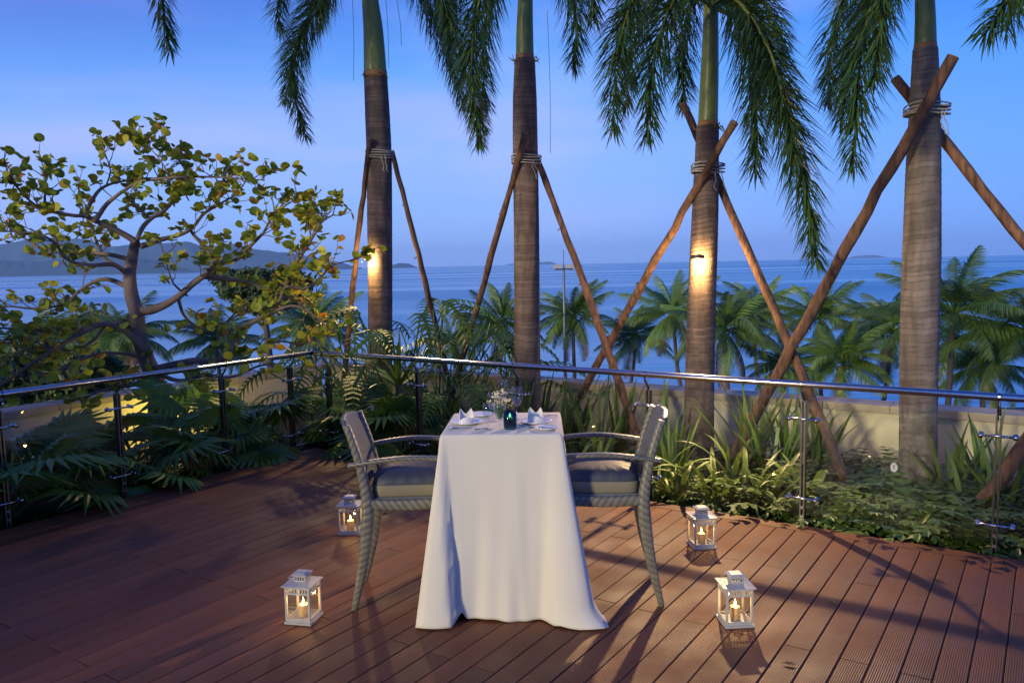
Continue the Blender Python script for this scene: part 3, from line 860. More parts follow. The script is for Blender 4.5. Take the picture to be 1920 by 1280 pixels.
def votive():
    p = G(956.5, 803, TZ); t = thing('candle_glass', (p.x, p.y, TZ), 'dark blue glass tumbler with a lit tea candle inside', 'candle holder')
    b = MB(); pr_ = [(.036, 0), (.038, .003), (.0395, .05), (.0385, .104)]
    b.lathe(pr_ + [(x - .003, max(z, .012)) for x, z in pr_[::-1]], 32, cap=False); b.build('tumbler', 'blue_glass', t, smooth=True)
    MB().lathe([(.001, 0), (.0355, 0), (.0355, .008), (.001, .008)], 24).build('glass_foot', 'crystal', t, smooth=True)
    cn = MB().lathe([(.0195, .045), (.0195, .064), (.016, .0655), (.002, .063)], 20).build('candle', 'wax', t, smooth=True)
    MB().lathe([(.032, .012), (.034, .0445)], 24).build('water', 'vase_water', t, smooth=True)
    flame(cn, .066, .026)
    candle_light('candle_light', (0, 0, .082), t, .35)
votive()

# ------------------------------------------------------------------ ringed palms
def palm_trunk(t, origin, line, mname):
    """line: (point, radius) up the trunk; ring scars as small steps"""
    P = [Vector(p) for p, r in line]; rr = [r for p, r in line]
    n = int((P[-1] - P[0]).length / .013); path = smooth_path(P, n); rad = lerp_list(rr, n)
    rnd = random.Random(int(origin[0] * 100)); b = MB(); seg = 28; rows = []
    zz = 0; nxt = .05; last = 0; L = 0; ph = rnd.uniform(0, 6); rings = []
    tone = []
    while L < 12: rings.append(L); tone.append(rnd.uniform(.55, 1.0)); L += rnd.choice([.035, .05, .06, .075, .045, .03])
    for i, (p, r) in enumerate(zip(path, rad)):
        row = []; s = (p - path[0]).length
        for k in range(seg):
            a = 2 * math.pi * k / seg
            ss = s + .010 * math.sin(a + ph) + .006 * math.sin(2 * a + s * 3) + .004 * math.sin(5 * a + s * 7)
            j = 0
            lo, hi = 0, len(rings) - 1
            while hi - lo > 1:
                mid = (lo + hi) // 2
                if rings[mid] <= ss: lo = mid
                else: hi = mid
            w_ = rings[lo + 1] - rings[lo]; f = (ss - rings[lo]) / w_
            edge = max(0, 1 - min(f * w_, (1 - f) * w_) / .009)
            q = 1 + .020 * f ** 2 - .018 * edge + rnd.uniform(-.004, .004)
            row.append(b.vert((p.x + r * q * math.cos(a), p.y + r * q * math.sin(a), p.z), min(.999, max(0, tone[lo] * (1 - .9 * edge * (.45 + .55 * rnd.random()))))))
        rows.append(row)
    for i in range(n):
        for k in range(seg):
            k2 = (k + 1) % seg; b.face(rows[i][k], rows[i][k2], rows[i + 1][k2], rows[i + 1][k])
    b.build('trunk', mname, t, smooth=True, origin=origin)

def frond_mesh(pts, seed, leaf=.30, dens=1.0):
    """plumose frond: leaflets stand out all round the rachis and sweep to its tip"""
    rnd = random.Random(seed); n = 90; P = smooth_path(pts, n); b = MB()
    total = sum((P[i + 1] - P[i]).length for i in range(n))
    m = int(total / .0072 * dens); pos = 0
    lens = [0]
    for i in range(n): lens.append(lens[-1] + (P[i + 1] - P[i]).length)
    k = 0
    for s in range(m):
        d = (s + rnd.random()) / m
        if d < .16: continue
        x = d * lens[-1]
        while k < n - 1 and lens[k + 1] < x: k += 1
        f = (x - lens[k]) / max(1e-6, lens[k + 1] - lens[k]); p = P[k].lerp(P[k + 1], f); t = (P[k + 1] - P[k]).normalized()
        side = Vector((-t.y, t.x, 0)); side = side.normalized() if side.length > 1e-3 else Vector((1, 0, 0)); up = side.cross(t)
        for q in range(2):
            a = rnd.uniform(0, 2 * math.pi)
            rad = side * math.cos(a) + up * math.sin(a)
            env = min(1, (d - .12) / .12) * (1 - .55 * max(0, (d - .6) / .4))
            L = leaf * 1.25 * env * rnd.uniform(.75, 1.15)
            dirn = (t * rnd.uniform(.45, .9) + rad * rnd.uniform(.75, 1.1) + Vector((0, 0, -.22))).normalized()
            wd = dirn.cross(rad); wd = wd.normalized() if wd.length > 1e-3 else side
            wd = (wd + rad * rnd.uniform(-.5, .5)).normalized() * (.0072 * rnd.uniform(.8, 1.25))
            p1 = p + dirn * (L * .55); p2 = p + dirn * L + Vector((0, 0, -.16 * L)) + t * (L * .05)
            c = rnd.uniform(.0, .999)
            i0 = b.vert(p - wd * .5, c); i1 = b.vert(p + wd * .5, c); i2 = b.vert(p1 + wd, c); i3 = b.vert(p1 - wd, c); i4 = b.vert(p2, c)
            b.face(i0, i1, i2, i3); b.face(i3, i2, i4)
    return b, P
def add_frond(t, origin, pts, seed, leaf=.30, dens=1.0):
    b, P = frond_mesh(pts, seed, leaf, dens); o = b.build('frond', 'frond', t, origin=origin)
    rb = MB(); n = len(P); rb.tube(P[::3], [(.020 * (1 - i / 31) + .004) for i in range(len(P[::3]))], 6)
    rb.build('rachis', 'rachis', o, smooth=True, origin=origin)

def ringed_palm(base_px, dist, line_px, widths, shaft_px, shaft_w, fronds, label, mname='palm_bark', seed=1, extra=6):
    """line_px: trunk centre pixels from foot to top of the bark; shaft_px: crownshaft centre pixels up to the crown"""
    y = dist; k = y / FPX
    base = PY(*base_px, y); base.z = -.13
    t = thing('palm_tree', base, label, 'palm tree', 'ringed palms in a row behind the glass railing')
    line = [(Vector((base.x, base.y, -.2)), widths[0] * k / 2 * 1.05)] + [(PY(*p, y), w_ * k / 2) for p, w_ in zip(line_px, widths[1:])]
    palm_trunk(t, base, line, mname)
    sp = [PY(*p, y) for p in shaft_px]
    b = MB(); b.tube(smooth_path(sp, 24), lerp_list([w_ * k / 2 for w_ in shaft_w], 24), 24); b.build('crownshaft', 'crownshaft', t, smooth=True, origin=base)
    d = (sp[1] - sp[0]).normalized(); r0 = shaft_w[0] * k / 2
    b = MB(); b.tube([sp[0] - d * .03, sp[0] + d * .01, sp[0] + d * .05], [r0 * 1.03, r0 * 1.035, r0 * 1.006], 24); b.build('leaf_scar', 'shaft_base', t, smooth=True, origin=base)
    crown = sp[-1]
    for j, (pts, leaf) in enumerate(fronds):
        q = [crown] + [PY(px, py, y + dy) for px, py, dy in pts]
        add_frond(t, base, q, seed * 31 + j, leaf)
    rnd = random.Random(seed)
    for j in range(extra):            # the upper fronds arch above the frame
        a = rnd.uniform(0, 6.28) if j else 1.2; L = rnd.uniform(1.5, 2.0)
        h = Vector((math.cos(a), math.sin(a), 0))
        add_frond(t, base, [crown, crown + h * .35 * L + Vector((0, 0, .75 * L)), crown + h * .85 * L + Vector((0, 0, .85 * L)), crown + h * 1.2 * L + Vector((0, 0, .5 * L))], seed * 57 + j, .3, .55)
    return t, base
TR = 1.5
def palm_extras(t, base, top, r_, y, fibres, seed):
    rnd = random.Random(seed)
    for k in range(7):
        a = rnd.uniform(math.pi, 2 * math.pi); p = top + Vector((math.cos(a) * r_, math.sin(a) * r_, -.02)); o_ = Vector((math.cos(a), math.sin(a), 0))
        m = MB(); m.tube([p, p + o_ * .03 + Vector((0, 0, rnd.uniform(-.02, .05))), p + o_ * rnd.uniform(.04, .08) + Vector((0, 0, rnd.uniform(-.08, .07)))], [(.012, .005), (.009, .004), (.002, .001)], 6)
        m.build('torn_sheath', 'dry_leaf', t, origin=base)
    for x0, y0, x1, y1 in fibres:
        a_, b_ = PY(x0, y0, y - .3), PY(x1, y1, y - .3); m = MB(); m.tube(smooth_path([a_, a_.lerp(b_, .5) + Vector((.012, 0, 0)), b_], 8), .0028, 4); m.build('hanging_fibre', 'rachis', t, origin=base)
def row_dist(px):                   # distance at which the palm row is seen at that pixel column
    r_ = (px - 960) / FPX; o = UV(TR, 0)
    v = (r_ * o.y - o.x) / (E2.x - r_ * E2.y); return (o + E2 * v).y
D1, D2, D3, D4 = row_dist(712), row_dist(985), row_dist(1312), row_dist(1722)
P1, PB1 = ringed_palm((714, 800), D1, [(713, 700), (713, 560), (712, 420), (711, 300), (708, 220), (704, 140)], [46, 45, 45, 46, 46, 45, 42],
            [(704, 142), (700, 60), (694, 0), (690, -70)], [42, 36, 30, 26],
            [([(640, -60, -.4), (575, 40, -.7), (548, 140, -.8), (572, 255, -.8)], .31), ([(740, -110, -.5), (800, -50, -.9), (850, 60, -1.1), (905, 240, -1.2)], .30),
             ([(600, -80, .3), (540, -40, .4), (520, 20, .4), (530, 60, .4)], .30), ([(760, -80, .6), (820, 0, .8), (850, 100, .9)], .30), ([(660, -100, -.6), (610, -40, -1.0), (600, 40, -1.2)], .28), ([(640, -70, .1), (590, 10, .2), (555, 90, .2), (535, 190, .2)], .3), ([(735, -90, .2), (790, -10, .3), (835, 90, .3), (868, 200, .3)], .3)],
            'ringed palm with a lit trunk lamp, next to the sea grape tree', seed=1)
P2, PB2 = ringed_palm((990, 790), D2, [(989, 700), (988, 560), (987, 420), (985, 280), (984, 190), (984, 112)], [50, 49, 48, 47, 46, 44, 37],
            [(984, 112), (984, 50), (985, 0), (986, -60)], [33, 30, 27, 24],
            [([(930, -70, -.4), (895, 20, -.7), (885, 130, -.8), (898, 268, -.9)], .31), ([(1030, -100, .3), (1070, -20, .4), (1082, 60, .5), (1076, 128, .5)], .31),
             ([(900, -60, .4), (850, 0, .7), (840, 90, .8)], .28), ([(1050, -80, -.5), (1100, -30, -.8), (1115, 40, -.9)], .28), ([(940, -60, .2), (915, 20, .3), (905, 110, .4), (912, 200, .4)], .3)],
            'ringed palm without a lamp, between the two palms with lit lamps', seed=2)
T3, B3 = ringed_palm((1309, 870), D3, [(1312, 700), (1316, 560), (1321, 430), (1324, 340), (1327, 236)], [56, 54, 52, 49, 46, 40],
            [(1327, 238), (1330, 150), (1332, 80), (1333, 10)], [36, 33, 29, 26],
            [([(1395, 50, -.5), (1450, 160, -.9), (1500, 310, -1.1), (1530, 490, -1.2)], .33), ([(1370, -30, -.3), (1400, 70, -.5), (1418, 190, -.6), (1415, 325, -.6)], .31),
             ([(1230, -60, -.3), (1180, 20, -.6), (1155, 120, -.7), (1150, 245, -.7)], .31), ([(1280, -20, -.6), (1240, 60, -.9), (1222, 150, -1.0), (1215, 258, -1.1)], .30),
             ([(1300, 0, .3), (1285, 60, .5), (1280, 130, .6), (1283, 200, .7)], .28), ([(1390, -40, .4), (1450, 30, .6), (1470, 110, .6)], .30), ([(1260, -80, .5), (1190, -30, .8), (1170, 60, .9)], .28), ([(1250, -30, .1), (1200, 50, .2), (1180, 130, .2), (1175, 200, .2)], .28), ([(1380, 0, -.8), (1440, 90, -1.2), (1470, 190, -1.4), (1490, 300, -1.5)], .3)],
            'ringed palm with a lit trunk lamp and a long drooping frond, behind the railing', seed=3)
ringed_palm((1722, 905), D4, [(1722, 760), (1724, 620), (1728, 480), (1731, 330), (1734, 200), (1735, 92)], [64, 66, 67, 66, 60, 52, 42],
            [(1735, 94), (1735, 40), (1734, 0), (1733, -70)], [38, 35, 33, 27],
            [([(1680, -90, -.3), (1640, -10, -.5), (1612, 120, -.6), (1600, 312, -.6)], .31), ([(1650, -70, .4), (1590, -20, .7), (1560, 90, .8), (1555, 190, .8)], .29),
             ([(1700, -100, -.7), (1660, -40, -1.0), (1650, 60, -1.1), (1640, 150, -1.1)], .28), ([(1680, -60, .1), (1630, 20, .2), (1590, 120, .3), (1580, 230, .3)], .3)],
            'thickest ringed palm, its trunk paler than the others', 'palm_bark_pale', seed=4)
palm_extras(P1, PB1, PY(704, 142, D1), .14, D1, [(660, -20, 663, 152), (722, -20, 729, 128), (744, 0, 753, 86)], 3)
palm_extras(P2, PB2, PY(984, 112, D2), .11, D2, [(1026, 20, 1032, 288)], 4)
palm_extras(T3, B3, PY(1327, 238, D3), .10, D3, [], 5)
# the next palm of the row stands just outside the view: its strut and a frond reach in
D5 = (UV(TR, 7.83)).y
b5 = UV(TR, 7.83); px5 = 960 + b5.x / b5.y * FPX
ringed_palm((px5, 960), D5, [(px5, 700), (px5, 400), (px5, 100)], [66, 66, 60, 48], [(px5, 100), (px5, 0), (px5, -120)], [48, 42, 34],
            [([(px5 - 90, -190, .3), (px5 - 240, -150, .5), (px5 - 350, -80, .4), (px5 - 415, 60, .4)], .30), ([(px5 - 60, -210, -.3), (px5 - 220, -180, -.5), (px5 - 360, -70, -.6), (px5 - 450, 60, -.6)], .30)],
            'ringed palm standing past the end of the visible railing', seed=5, extra=4)
# a palm left of the terrace whose frond tip hangs into view
b6 = Vector((-5.0, 6.6, 0)); px6 = 960 + b6.x / b6.y * FPX
ringed_palm((px6, 960), 6.6, [(px6, 700), (px6, 300), (px6, 0)], [66, 66, 60, 46], [(px6, 0), (px6, -150), (px6, -300)], [46, 40, 34],
            [([(px6 + 150, -420, .2), (px6 + 330, -330, .2), (px6 + 450, -120, .1), (px6 + 500, 92, .1)], .26)],
            'ringed palm beside the fan palm bed at the dark end of the terrace', seed=6, extra=4)

# struts propping the palms, lashed on with rope
def strut(a, b_, ra, rb_, label, seed, bow=.04):
    rnd = random.Random(seed); n = 22; P = []
    for i in range(n + 1):
        f = i / n; p = a.lerp(b_, f); P.append(p + Vector((bow * math.sin(f * math.pi), 0, 0)) + Vector((rnd.gauss(0, .0035), rnd.gauss(0, .0035), 0)))
    t = thing('support_pole', a, label, 'support pole', 'wooden struts propping the ringed palms')
    m = MB(); m.tube(P, [ra + (rb_ - ra) * i / n + rnd.uniform(-.003, .004) for i in range(n + 1)], 10, fn=lambda q, L: 1 + .07 * math.sin(3 * q + L * 9) + .05 * math.sin(5 * q - L * 23))
    m.build('bark', 'pole_bark', t, smooth=True, origin=a)
    d = (P[-1] - P[-2]).normalized()
    m = MB(); m.tube([P[-1], P[-1] + d * .004], rb_ * .93, 10); m.build('cut_end', 'pole_end', t, origin=a)
    st = MB(); ok = 0
    for i in range(4, n - 3):
        if rnd.random() < .22:
            e = P[i] + Vector((rnd.choice((-1, 1)) * rnd.uniform(.035, .06), rnd.uniform(-.03, .0), rnd.uniform(-.09, .05)))
            st.tube([P[i], e], [.010, .004], 5); ok = 1
    if ok: st.build('twig_stub', 'pole_bark', t, origin=a)
def rope(center, r, label, seed):
    rnd = random.Random(seed); t = thing('rope_lashing', center, label, 'rope', 'rope lashings on the ringed palms'); m = MB()
    for k in range(4):
        pts = []; zo = -.035 + k * .022
        for i in range(33):
            a = 2 * math.pi * i / 32
            bul = .035 * max(0, math.cos(a + 2.2)) ** 6 + .03 * max(0, math.cos(a + .6)) ** 6
            pts.append((math.cos(a) * (r + .010 + bul), math.sin(a) * (r + .010 + bul), zo + .012 * math.sin(a + k) + .008 * math.sin(2 * a)))
        m.tube(pts, .0075, 6, fn=lambda q, L: 1 + .12 * math.sin(2 * q + L * 260))
    m.build('coil', 'rope', t, smooth=True)
    m = MB()
    for k in range(2):
        p = Vector((.35 * r + k * .03, -r - .03, -.02)); pts = [p]
        for i in range(6): p = p + Vector((rnd.uniform(-.015, .025), rnd.uniform(-.004, .004), -.035)); pts.append(p)
        m.tube(smooth_path(pts, 14), .005, 5)
    m.build('loose_end', 'rope', t, smooth=True)
def pole_tie(foot, tie, dtie, top_y, r0, r1, label, seed, bow=.01):
    """pole from its foot through the lashing (pixel and distance) and on up to pixel row top_y"""
    T = PY(tie[0], tie[1], dtie); d = (T - foot).normalized(); L = (T - foot).length; e = T.copy()
    for k in range(400):
        e = T + d * (k * .005); c = CAMROT.transposed() @ (e - CAMP)
        if 640 - FPX * c.y / -c.z <= top_y: break
    strut(foot, e, r0, r1, label, seed, bow)
W2 = lambda u, v: UV(u, v, -.14)
def bedpt(px, off):                 # foot in the bed: pixel column and distance behind the fence line
    r_ = (px - 960) / FPX; o = UV(off, 0); v = (r_ * o.y - o.x) / (E2.x - r_ * E2.y); p = o + E2 * v; p.z = -.14; return p
pole_tie(bedpt(632, 1.9), (690, 291), D1 - .16, 260, .040, .032, 'dark strut leaning against the lamp-lit palm, on its sea grape side', 11, -.02)
pole_tie(bedpt(858, 1.75), (738, 296), D1 - .02, 284, .040, .030, 'slender strut propping the lamp-lit palm beside the split-leaf plant', 12, .02)
pole_tie(bedpt(822, 1.95), (971, 300), D2 - .17, 250, .040, .034, 'strut crossing low behind the split-leaf plant, lashed to the palm without a lamp', 13, .01)
pole_tie(bedpt(1222, 1.15), (1012, 312), D2 - .03, 300, .046, .032, 'pale brown strut planted beside the chair, lashed to the palm without a lamp', 14, .02)
pole_tie(bedpt(1040, 2.2), (1328, 316), D3 - .20, 230, .048, .036, 'dark strut reaching far across to the lamp-lit palm with the long frond', 15, -.01)
pole_tie(bedpt(1618, 1.1), (1330, 310), D3 + .18, 196, .046, .036, 'strut behind the lamp-lit palm with the long frond, its foot among sword leaves', 16, .02)
pole_tie(bedpt(1352, 1.3), (1733, 207), D4 - .22, 106, .052, .046, 'long thick strut crossing in front of the palest palm', 17, -.02)
pole_tie(UV(1.7, 8.1, -.14), (1738, 225), D4 + .20, 148, .048, .042, 'strut leaning behind the palest palm towards the end of the railing', 18, .02)
pole_tie(bedpt(1822, .85), (px5, 300), D5 - .2, 250, .055, .045, 'stout strut rising from the ferns at the end of the railing', 19, 0)
for (x_, y_, d_, r_, s_, l_) in ((712, 291, D1, .155, 1, 'pale rope lashing the struts to the lamp-lit palm by the sea grape'), (986, 300, D2, .145, 2, 'pale rope lashing the struts to the palm without a lamp'),
                            (1325, 316, D3, .135, 3, 'knotted rope with loose ends on the lamp-lit palm with the long frond'), (1734, 207, D4, .150, 4, 'thick rope coils on the palest palm')):
    rope(PY(x_, y_, d_), r_, l_, s_)

# trunk lamps (lit)
def trunk_lamp(px, py, d, tr, label, energy, beam, aim, cone):
    c = PY(px, py, d); t = thing('trunk_lamp', c, label, 'lamp', 'lit lamps on the palm trunks')
    dirc = Vector((-.45, -.89, 0))
    ctr = dirc * (tr + .075)
    m = MB(); segs = 14
    for (r0, z0, r1, z1) in ((.060, .012, .070, -.022), ):
        ids0 = []; ids1 = []
        for k in range(segs + 1):
            a = math.atan2(dirc.y, dirc.x) - math.pi * .62 + math.pi * 1.24 * k / segs
            ids0.append(m.vert(ctr + Vector((r0 * math.cos(a), r0 * math.sin(a), z0 + .02)))); ids1.append(m.vert(ctr + Vector((r1 * math.cos(a), r1 * math.sin(a), z1 + .02))))
        for k in range(segs): m.face(ids0[k], ids0[k + 1], ids1[k + 1], ids1[k])
        cc = m.vert(ctr + Vector((0, 0, z0 + .024)))
        for k in range(segs): m.face(ids0[k], cc, ids0[k + 1])
    m.build('shade', 'lamp_metal', t)
    m = MB(); m.box((-.02, -.02, -.02), (.02, .02, .02), m=Matrix.Translation(dirc * (tr - .005))); m.build('bracket', 'lamp_metal', t)
    m = MB().lathe([(.004, .018), (.013, .005), (.016, -.012), (.010, -.028), (.001, -.034)], 12, tuple(ctr + Vector((0, 0, .012)))); m.build('bulb', 'bulb', t, smooth=True)
    l = bpy.data.lights.new('trunk_lamp_light', 'POINT'); l.energy = energy; l.color = (1.0, .62, .22); l.shadow_soft_size = .03
    o = bpy.data.objects.new('trunk_lamp_light', l); COL.objects.link(o); o.parent = t; o.location = ctr + dirc * .02 + Vector((0, 0, -.045))
    l = bpy.data.lights.new('trunk_lamp_beam', 'SPOT'); l.energy = beam; l.color = (1.0, .66, .32); l.shadow_soft_size = .03; l.spot_size = R(cone); l.spot_blend = .6
    o = bpy.data.objects.new('trunk_lamp_beam', l); COL.objects.link(o); o.parent = t; o.location = ctr + dirc * .075 + Vector((0, 0, .02))
    o.rotation_euler = (c - Vector(aim)).to_track_quat('Z', 'Y').to_euler()
trunk_lamp(706, 484, D1, .150, 'lit lamp clamped on the palm trunk beside the sea grape branches', 44, 110, (-1.4, 6.8, 0), 100)
trunk_lamp(1318, 484, D3, .138, 'lit lamp clamped on the palm trunk behind the open railing', 52, 600, (1.3, 4.7, 0), 98)

# garden uplight among the fan palms, washing the wall
gp = bedpt(700, 1.0); gp = UV(-.40, -1.80, -.13)
t = thing('garden_spotlight', gp, 'small spotlight in the bed washing the wall yellow behind the fan palms', 'lamp')
MB().lathe([(.004, 0), (.004, .16)], 8).build('spike', 'lamp_metal', t)
MB().lathe([(.02, .15), (.035, .17), (.038, .22)], 16, cap=False).build('housing', 'lamp_metal', t, smooth=True)
MB().lathe([(.001, .19), (.03, .192)], 16).build('bulb', 'bulb', t)
l = bpy.data.lights.new('garden_light', 'POINT'); l.energy = 30; l.color = (1.0, .76, .14); l.shadow_soft_size = .03
o = bpy.data.objects.new('garden_light', l); COL.objects.link(o); o.parent = t; o.location = (0, 0, .30)

# unseen wing added behind the terrace: keeps the evening light off that end of the deck
bw = thing('added_shade_wing', UV(-9.8, 1.5), 'plain unseen wing added behind the terrace to shade its left end', 'added building', rotz=ANG)
MB().box((-4.5, 0, -7.8), (0, 9, 3.5)).build('wall', 'render_wall', bw)
MB().box((-4.7, -.2, 3.5), (.2, 9.2, 3.7)).build('roof', 'stone', bw)
MB().box((.001, 1.85, -7.8), (4.3, 9, 2.35)).build('added_side_block', 'render_wall', bw)  # added to cut skylight on the left boards
for k in range(3):
    for z in (.9,):
        wn = MB().box((.001, .8 + 2.8 * k, z), (.03, 2.4 + 2.8 * k, z + 1.7)).build('window', 'white_metal', bw)
        MB().box((.031, .87 + 2.8 * k, z + .07), (.035, 2.33 + 2.8 * k, z + 1.63)).build('window_pane', 'dark_steel', wn)

rb = thing('added_sky_block', UV(-11.0, 4.9), 'low unseen flat-roofed block added behind the terrace to darken the glass reflections', 'added building', rotz=ANG)  # unseen block added to hide sky, so the glass panels reflect darker
MB().box((-6, -9, -7.8), (0, 0, 3.2)).build('wall', 'render_wall', rb)
MB().box((-6.2, -9.2, 3.2), (.2, .2, 3.4)).build('roof', 'stone', rb)
for k in range(4):
    wn = MB().box((.001, -2.1 - 2.1 * k, .02), (.03, -.4 - 2.1 * k, 2.5)).build('glass_door', 'lamp_metal', rb)
    MB().box((.031, -2.03 - 2.1 * k, .09), (.035, -.47 - 2.1 * k, 2.43)).build('door_pane', 'dark_steel', wn)

# ------------------------------------------------------------------ coconut palms on the shore
def coco_frond(droop, seed, mname='coco'):
    rnd = random.Random(seed); b = MB(); n = 24; P = []; ang = 0
    p = Vector((0, 0, 0)); a = 0.0
    for i in range(n + 1):
        P.append(p.copy()); a -= droop / n * (.4 + 1.2 * i / n); p = p + Vector((math.cos(a), 0, math.sin(a))) / n
    b.tube(P[::2], [.012 * (1 - i / 13) + .002 for i in range(13)], 4)
    for i in range(72):
        f = .14 + .86 * (i + rnd.random() * .6) / 72.6; k = min(int(f * n), n - 1); g = f * n - k; q = P[k].lerp(P[k + 1], g); t = (P[k + 1] - P[k]).normalized()
        up = Vector((0, 1, 0)).cross(t) * -1
        for s in (-1, 1):
            L = .26 * math.sin(math.pi * min(1, .18 + f * .82)) ** .6 * rnd.uniform(.8, 1.1)
            d = (Vector((0, s, 0)) * .8 + t * .65 + Vector((0, 0, -.30 - .35 * rnd.random()))).normalized()
            p1 = q + d * L * .5; p2 = q + d * L + Vector((0, 0, -.30 * L))
            wv = (t + Vector((0, 0, rnd.uniform(-.6, .6)))) * .0058
            i0 = b.vert(q - wv); i1 = b.vert(q + wv); i2 = b.vert(p1 + wv); i3 = b.vert(p1 - wv); i4 = b.vert(p2)
            b.face(i0, i1, i2, i3); b.face(i3, i2, i4)
    return b.mesh('frond', mname)
CF = [coco_frond(d, 40 + i) for i, d in enumerate((.55, .9, 1.3, 1.7, .75, 1.1))]
CD = [coco_frond(d, 60 + i, 'dry_leaf') for i, d in enumerate((1.0, 1.5))]
def coconut_palm(px, py, rpx, dist, label, seed, nf=26):
    rnd = random.Random(seed); c = PY(px, py, dist); L = rpx / FPX * dist * 1.32
    gz = -7.9
    lean = Vector((rnd.uniform(-1.3, 1.3), rnd.uniform(-.6, .6), 0)); foot = Vector((c.x, c.y, gz)) + lean
    t = thing('coconut_palm', foot, label, 'palm tree', 'coconut palms on the shore below')
    tr = MB(); tr.tube(smooth_path([foot, foot.lerp(c, .5) - lean * .25, c], 14), lerp_list([.16, .11, .09], 14), 8); tr.build('trunk', 'coco_trunk', t, smooth=True, origin=foot)
    nf = rnd.choice((25, 28, 31, 34)); tl = rnd.gauss(0, .14), rnd.gauss(0, .14)
    for k in range(nf):
        az = k * 2.39996 + rnd.uniform(-.25, .25); f = (k + .5) / nf
        el = R(78 - 105 * f + rnd.uniform(-8, 8))
        m = CF[min(5, int(rnd.random() * 6))]
        if k >= nf - 2 and rnd.random() < .6: m = CD[k % 2]; el = R(-48)
        ob('frond', m, t, c - foot + Vector((0, 0, .05)), (rnd.uniform(-.3, .3), -el + tl[0] * math.cos(az) + tl[1] * math.sin(az), az), L * rnd.uniform(.85, 1.08) * (1 - .15 * (f < .15)))
    nb = MB()
    for k in range(7):
        a = rnd.uniform(0, 6.28); nb.lathe([(.01, -.13), (.08, -.08), (.10, 0), (.07, .08), (.01, .12)], 8, c - foot + Vector((.17 * math.cos(a), .17 * math.sin(a), -.18 - .12 * rnd.random())))
    nb.build('coconut_bunch', 'coconut', t, smooth=True)
for i, (px, py, r_, d_, lb) in enumerate([
    (942, 606, 78, 47, 'coconut palm showing on the sea grape side of the palm without a lamp'),
    (1074, 596, 74, 46, 'coconut palm in front of the floodlight mast'),
    (1192, 630, 66, 52, 'small coconut palm just past the crossing of two struts by the chair'),
    (1262, 588, 80, 44, 'coconut palm on the table side of the lamp-lit palm with the long frond'),
    (1358, 622, 100, 36, 'full coconut palm close behind the lamp-lit palm with the long frond'),
    (1412, 590, 78, 46, 'coconut palm standing behind a fuller one, near the tip of the long frond'),
    (1537, 598, 86, 42, 'coconut palm rising behind the crossing of the two longest struts'),
    (1580, 680, 84, 33, 'low pale coconut palm below the crossing of the two longest struts'),
    (1672, 622, 92, 38, 'coconut palm half hidden by the palest palm, on its chair side'),
    (1788, 590, 128, 28, 'big coconut palm rising above the sea just past the palest palm'),
    (1925, 622, 118, 27, 'big coconut palm at the end of the visible railing'),
    (1840, 690, 90, 31, 'low dark coconut palm between the two big ones'),
    (1470, 690, 70, 40, 'low coconut palm under the strut of the long-frond palm'),
    (188, 640, 74, 42, 'coconut palm seen under the sea grape branches, beside its trunk'),
    (238, 632, 84, 36, 'dark coconut palm directly behind the sea grape trunk'),
    (50, 668, 120, 25, 'dark coconut palm below the low sea grape limbs'),
    (405, 640, 76, 40, 'coconut palm seen through the sea grape on its table side'),
    (590, 610, 80, 40, 'coconut palm behind the yellow sea grape leaves by the lamp'),
    (850, 650, 60, 52, 'small coconut palm behind the split-leaf plant')]):
    coconut_palm(px, py, r_, d_, lb, 100 + i)

# floodlight mast
c = PY(1057, 503, 44); foot = Vector((c.x, c.y, -7.8))
t = thing('floodlight_mast', foot, 'tall thin floodlight mast with two lamp heads rising over the sea', 'mast')
h = c.z + 7.8
MB().lathe([(.10, 0), (.06, h), (.02, h + .05), (.015, h + 1.0)], 10).build('pole', 'mast', t, smooth=True)
MB().cbox((0, 0, h - .05), (1.0, .08, .08)).build('crossbar', 'mast', t)
for s in (-1, 1):
    MB().cbox((.33 * s, -.12, h + .1), (.46, .3, .22)).build('lamp_head', 'lamp_head', t)

# round broad-leaved tree on the shore behind the sea grape
def leaf_ball(b, c, rx, rz, n, size, rnd):
    for _ in range(n):
        d = Vector((rnd.gauss(0, 1), rnd.gauss(0, 1), rnd.gauss(0, 1))).normalized() * rnd.uniform(.55, 1.05)
        p = c + Vector((d.x * rx, d.y * rx, d.z * rz)); e = Euler((rnd.uniform(0, 6.3), rnd.uniform(0, 6.3), 0)).to_matrix(); s = size * rnd.uniform(.6, 1.3)
        ids = [b.vert(p + e @ Vector(q)) for q in ((-s, 0, 0), (0, -s * .45, 0), (s, 0, s * .2), (0, s * .45, 0))]; b.face(*ids)
def shore_tree(px, py, d, w_, hgt, label, seed):
    rnd = random.Random(seed); c = PY(px, py, d); foot = Vector((c.x, c.y, -7.9))
    t = thing('shore_tree', foot, label, 'tree'); cl = c - foot
    m = MB(); m.tube(smooth_path([(0, 0, 0), (.2, 0, cl.z * .5), tuple(cl - Vector((0, 0, hgt * .4)))], 10), lerp_list([.22, .16, .10], 10), 8)
    cb = MB()
    for k in range(26):
        a = rnd.uniform(0, 6.28); r_ = w_ * math.sqrt(rnd.random()) * .8; z = hgt * (rnd.uniform(-.6, .55) - .35 * (r_ / w_) ** 2)
        q = cl + Vector((r_ * math.cos(a), r_ * math.sin(a), z)); m.tube([tuple(cl - Vector((0, 0, hgt * .45))), tuple(q)], [.06, .02], 5)
        leaf_ball(cb, q, w_ * .34, hgt * .30, 230, .16, rnd)
    m.build('trunk', 'coco_trunk', t, smooth=True); cb.build('crown', 'broadleaf', t)
shore_tree(492, 535, 30, 1.9, 1.2, 'dark rounded broad-leaved tree showing between sea grape branches below the hills', 1)
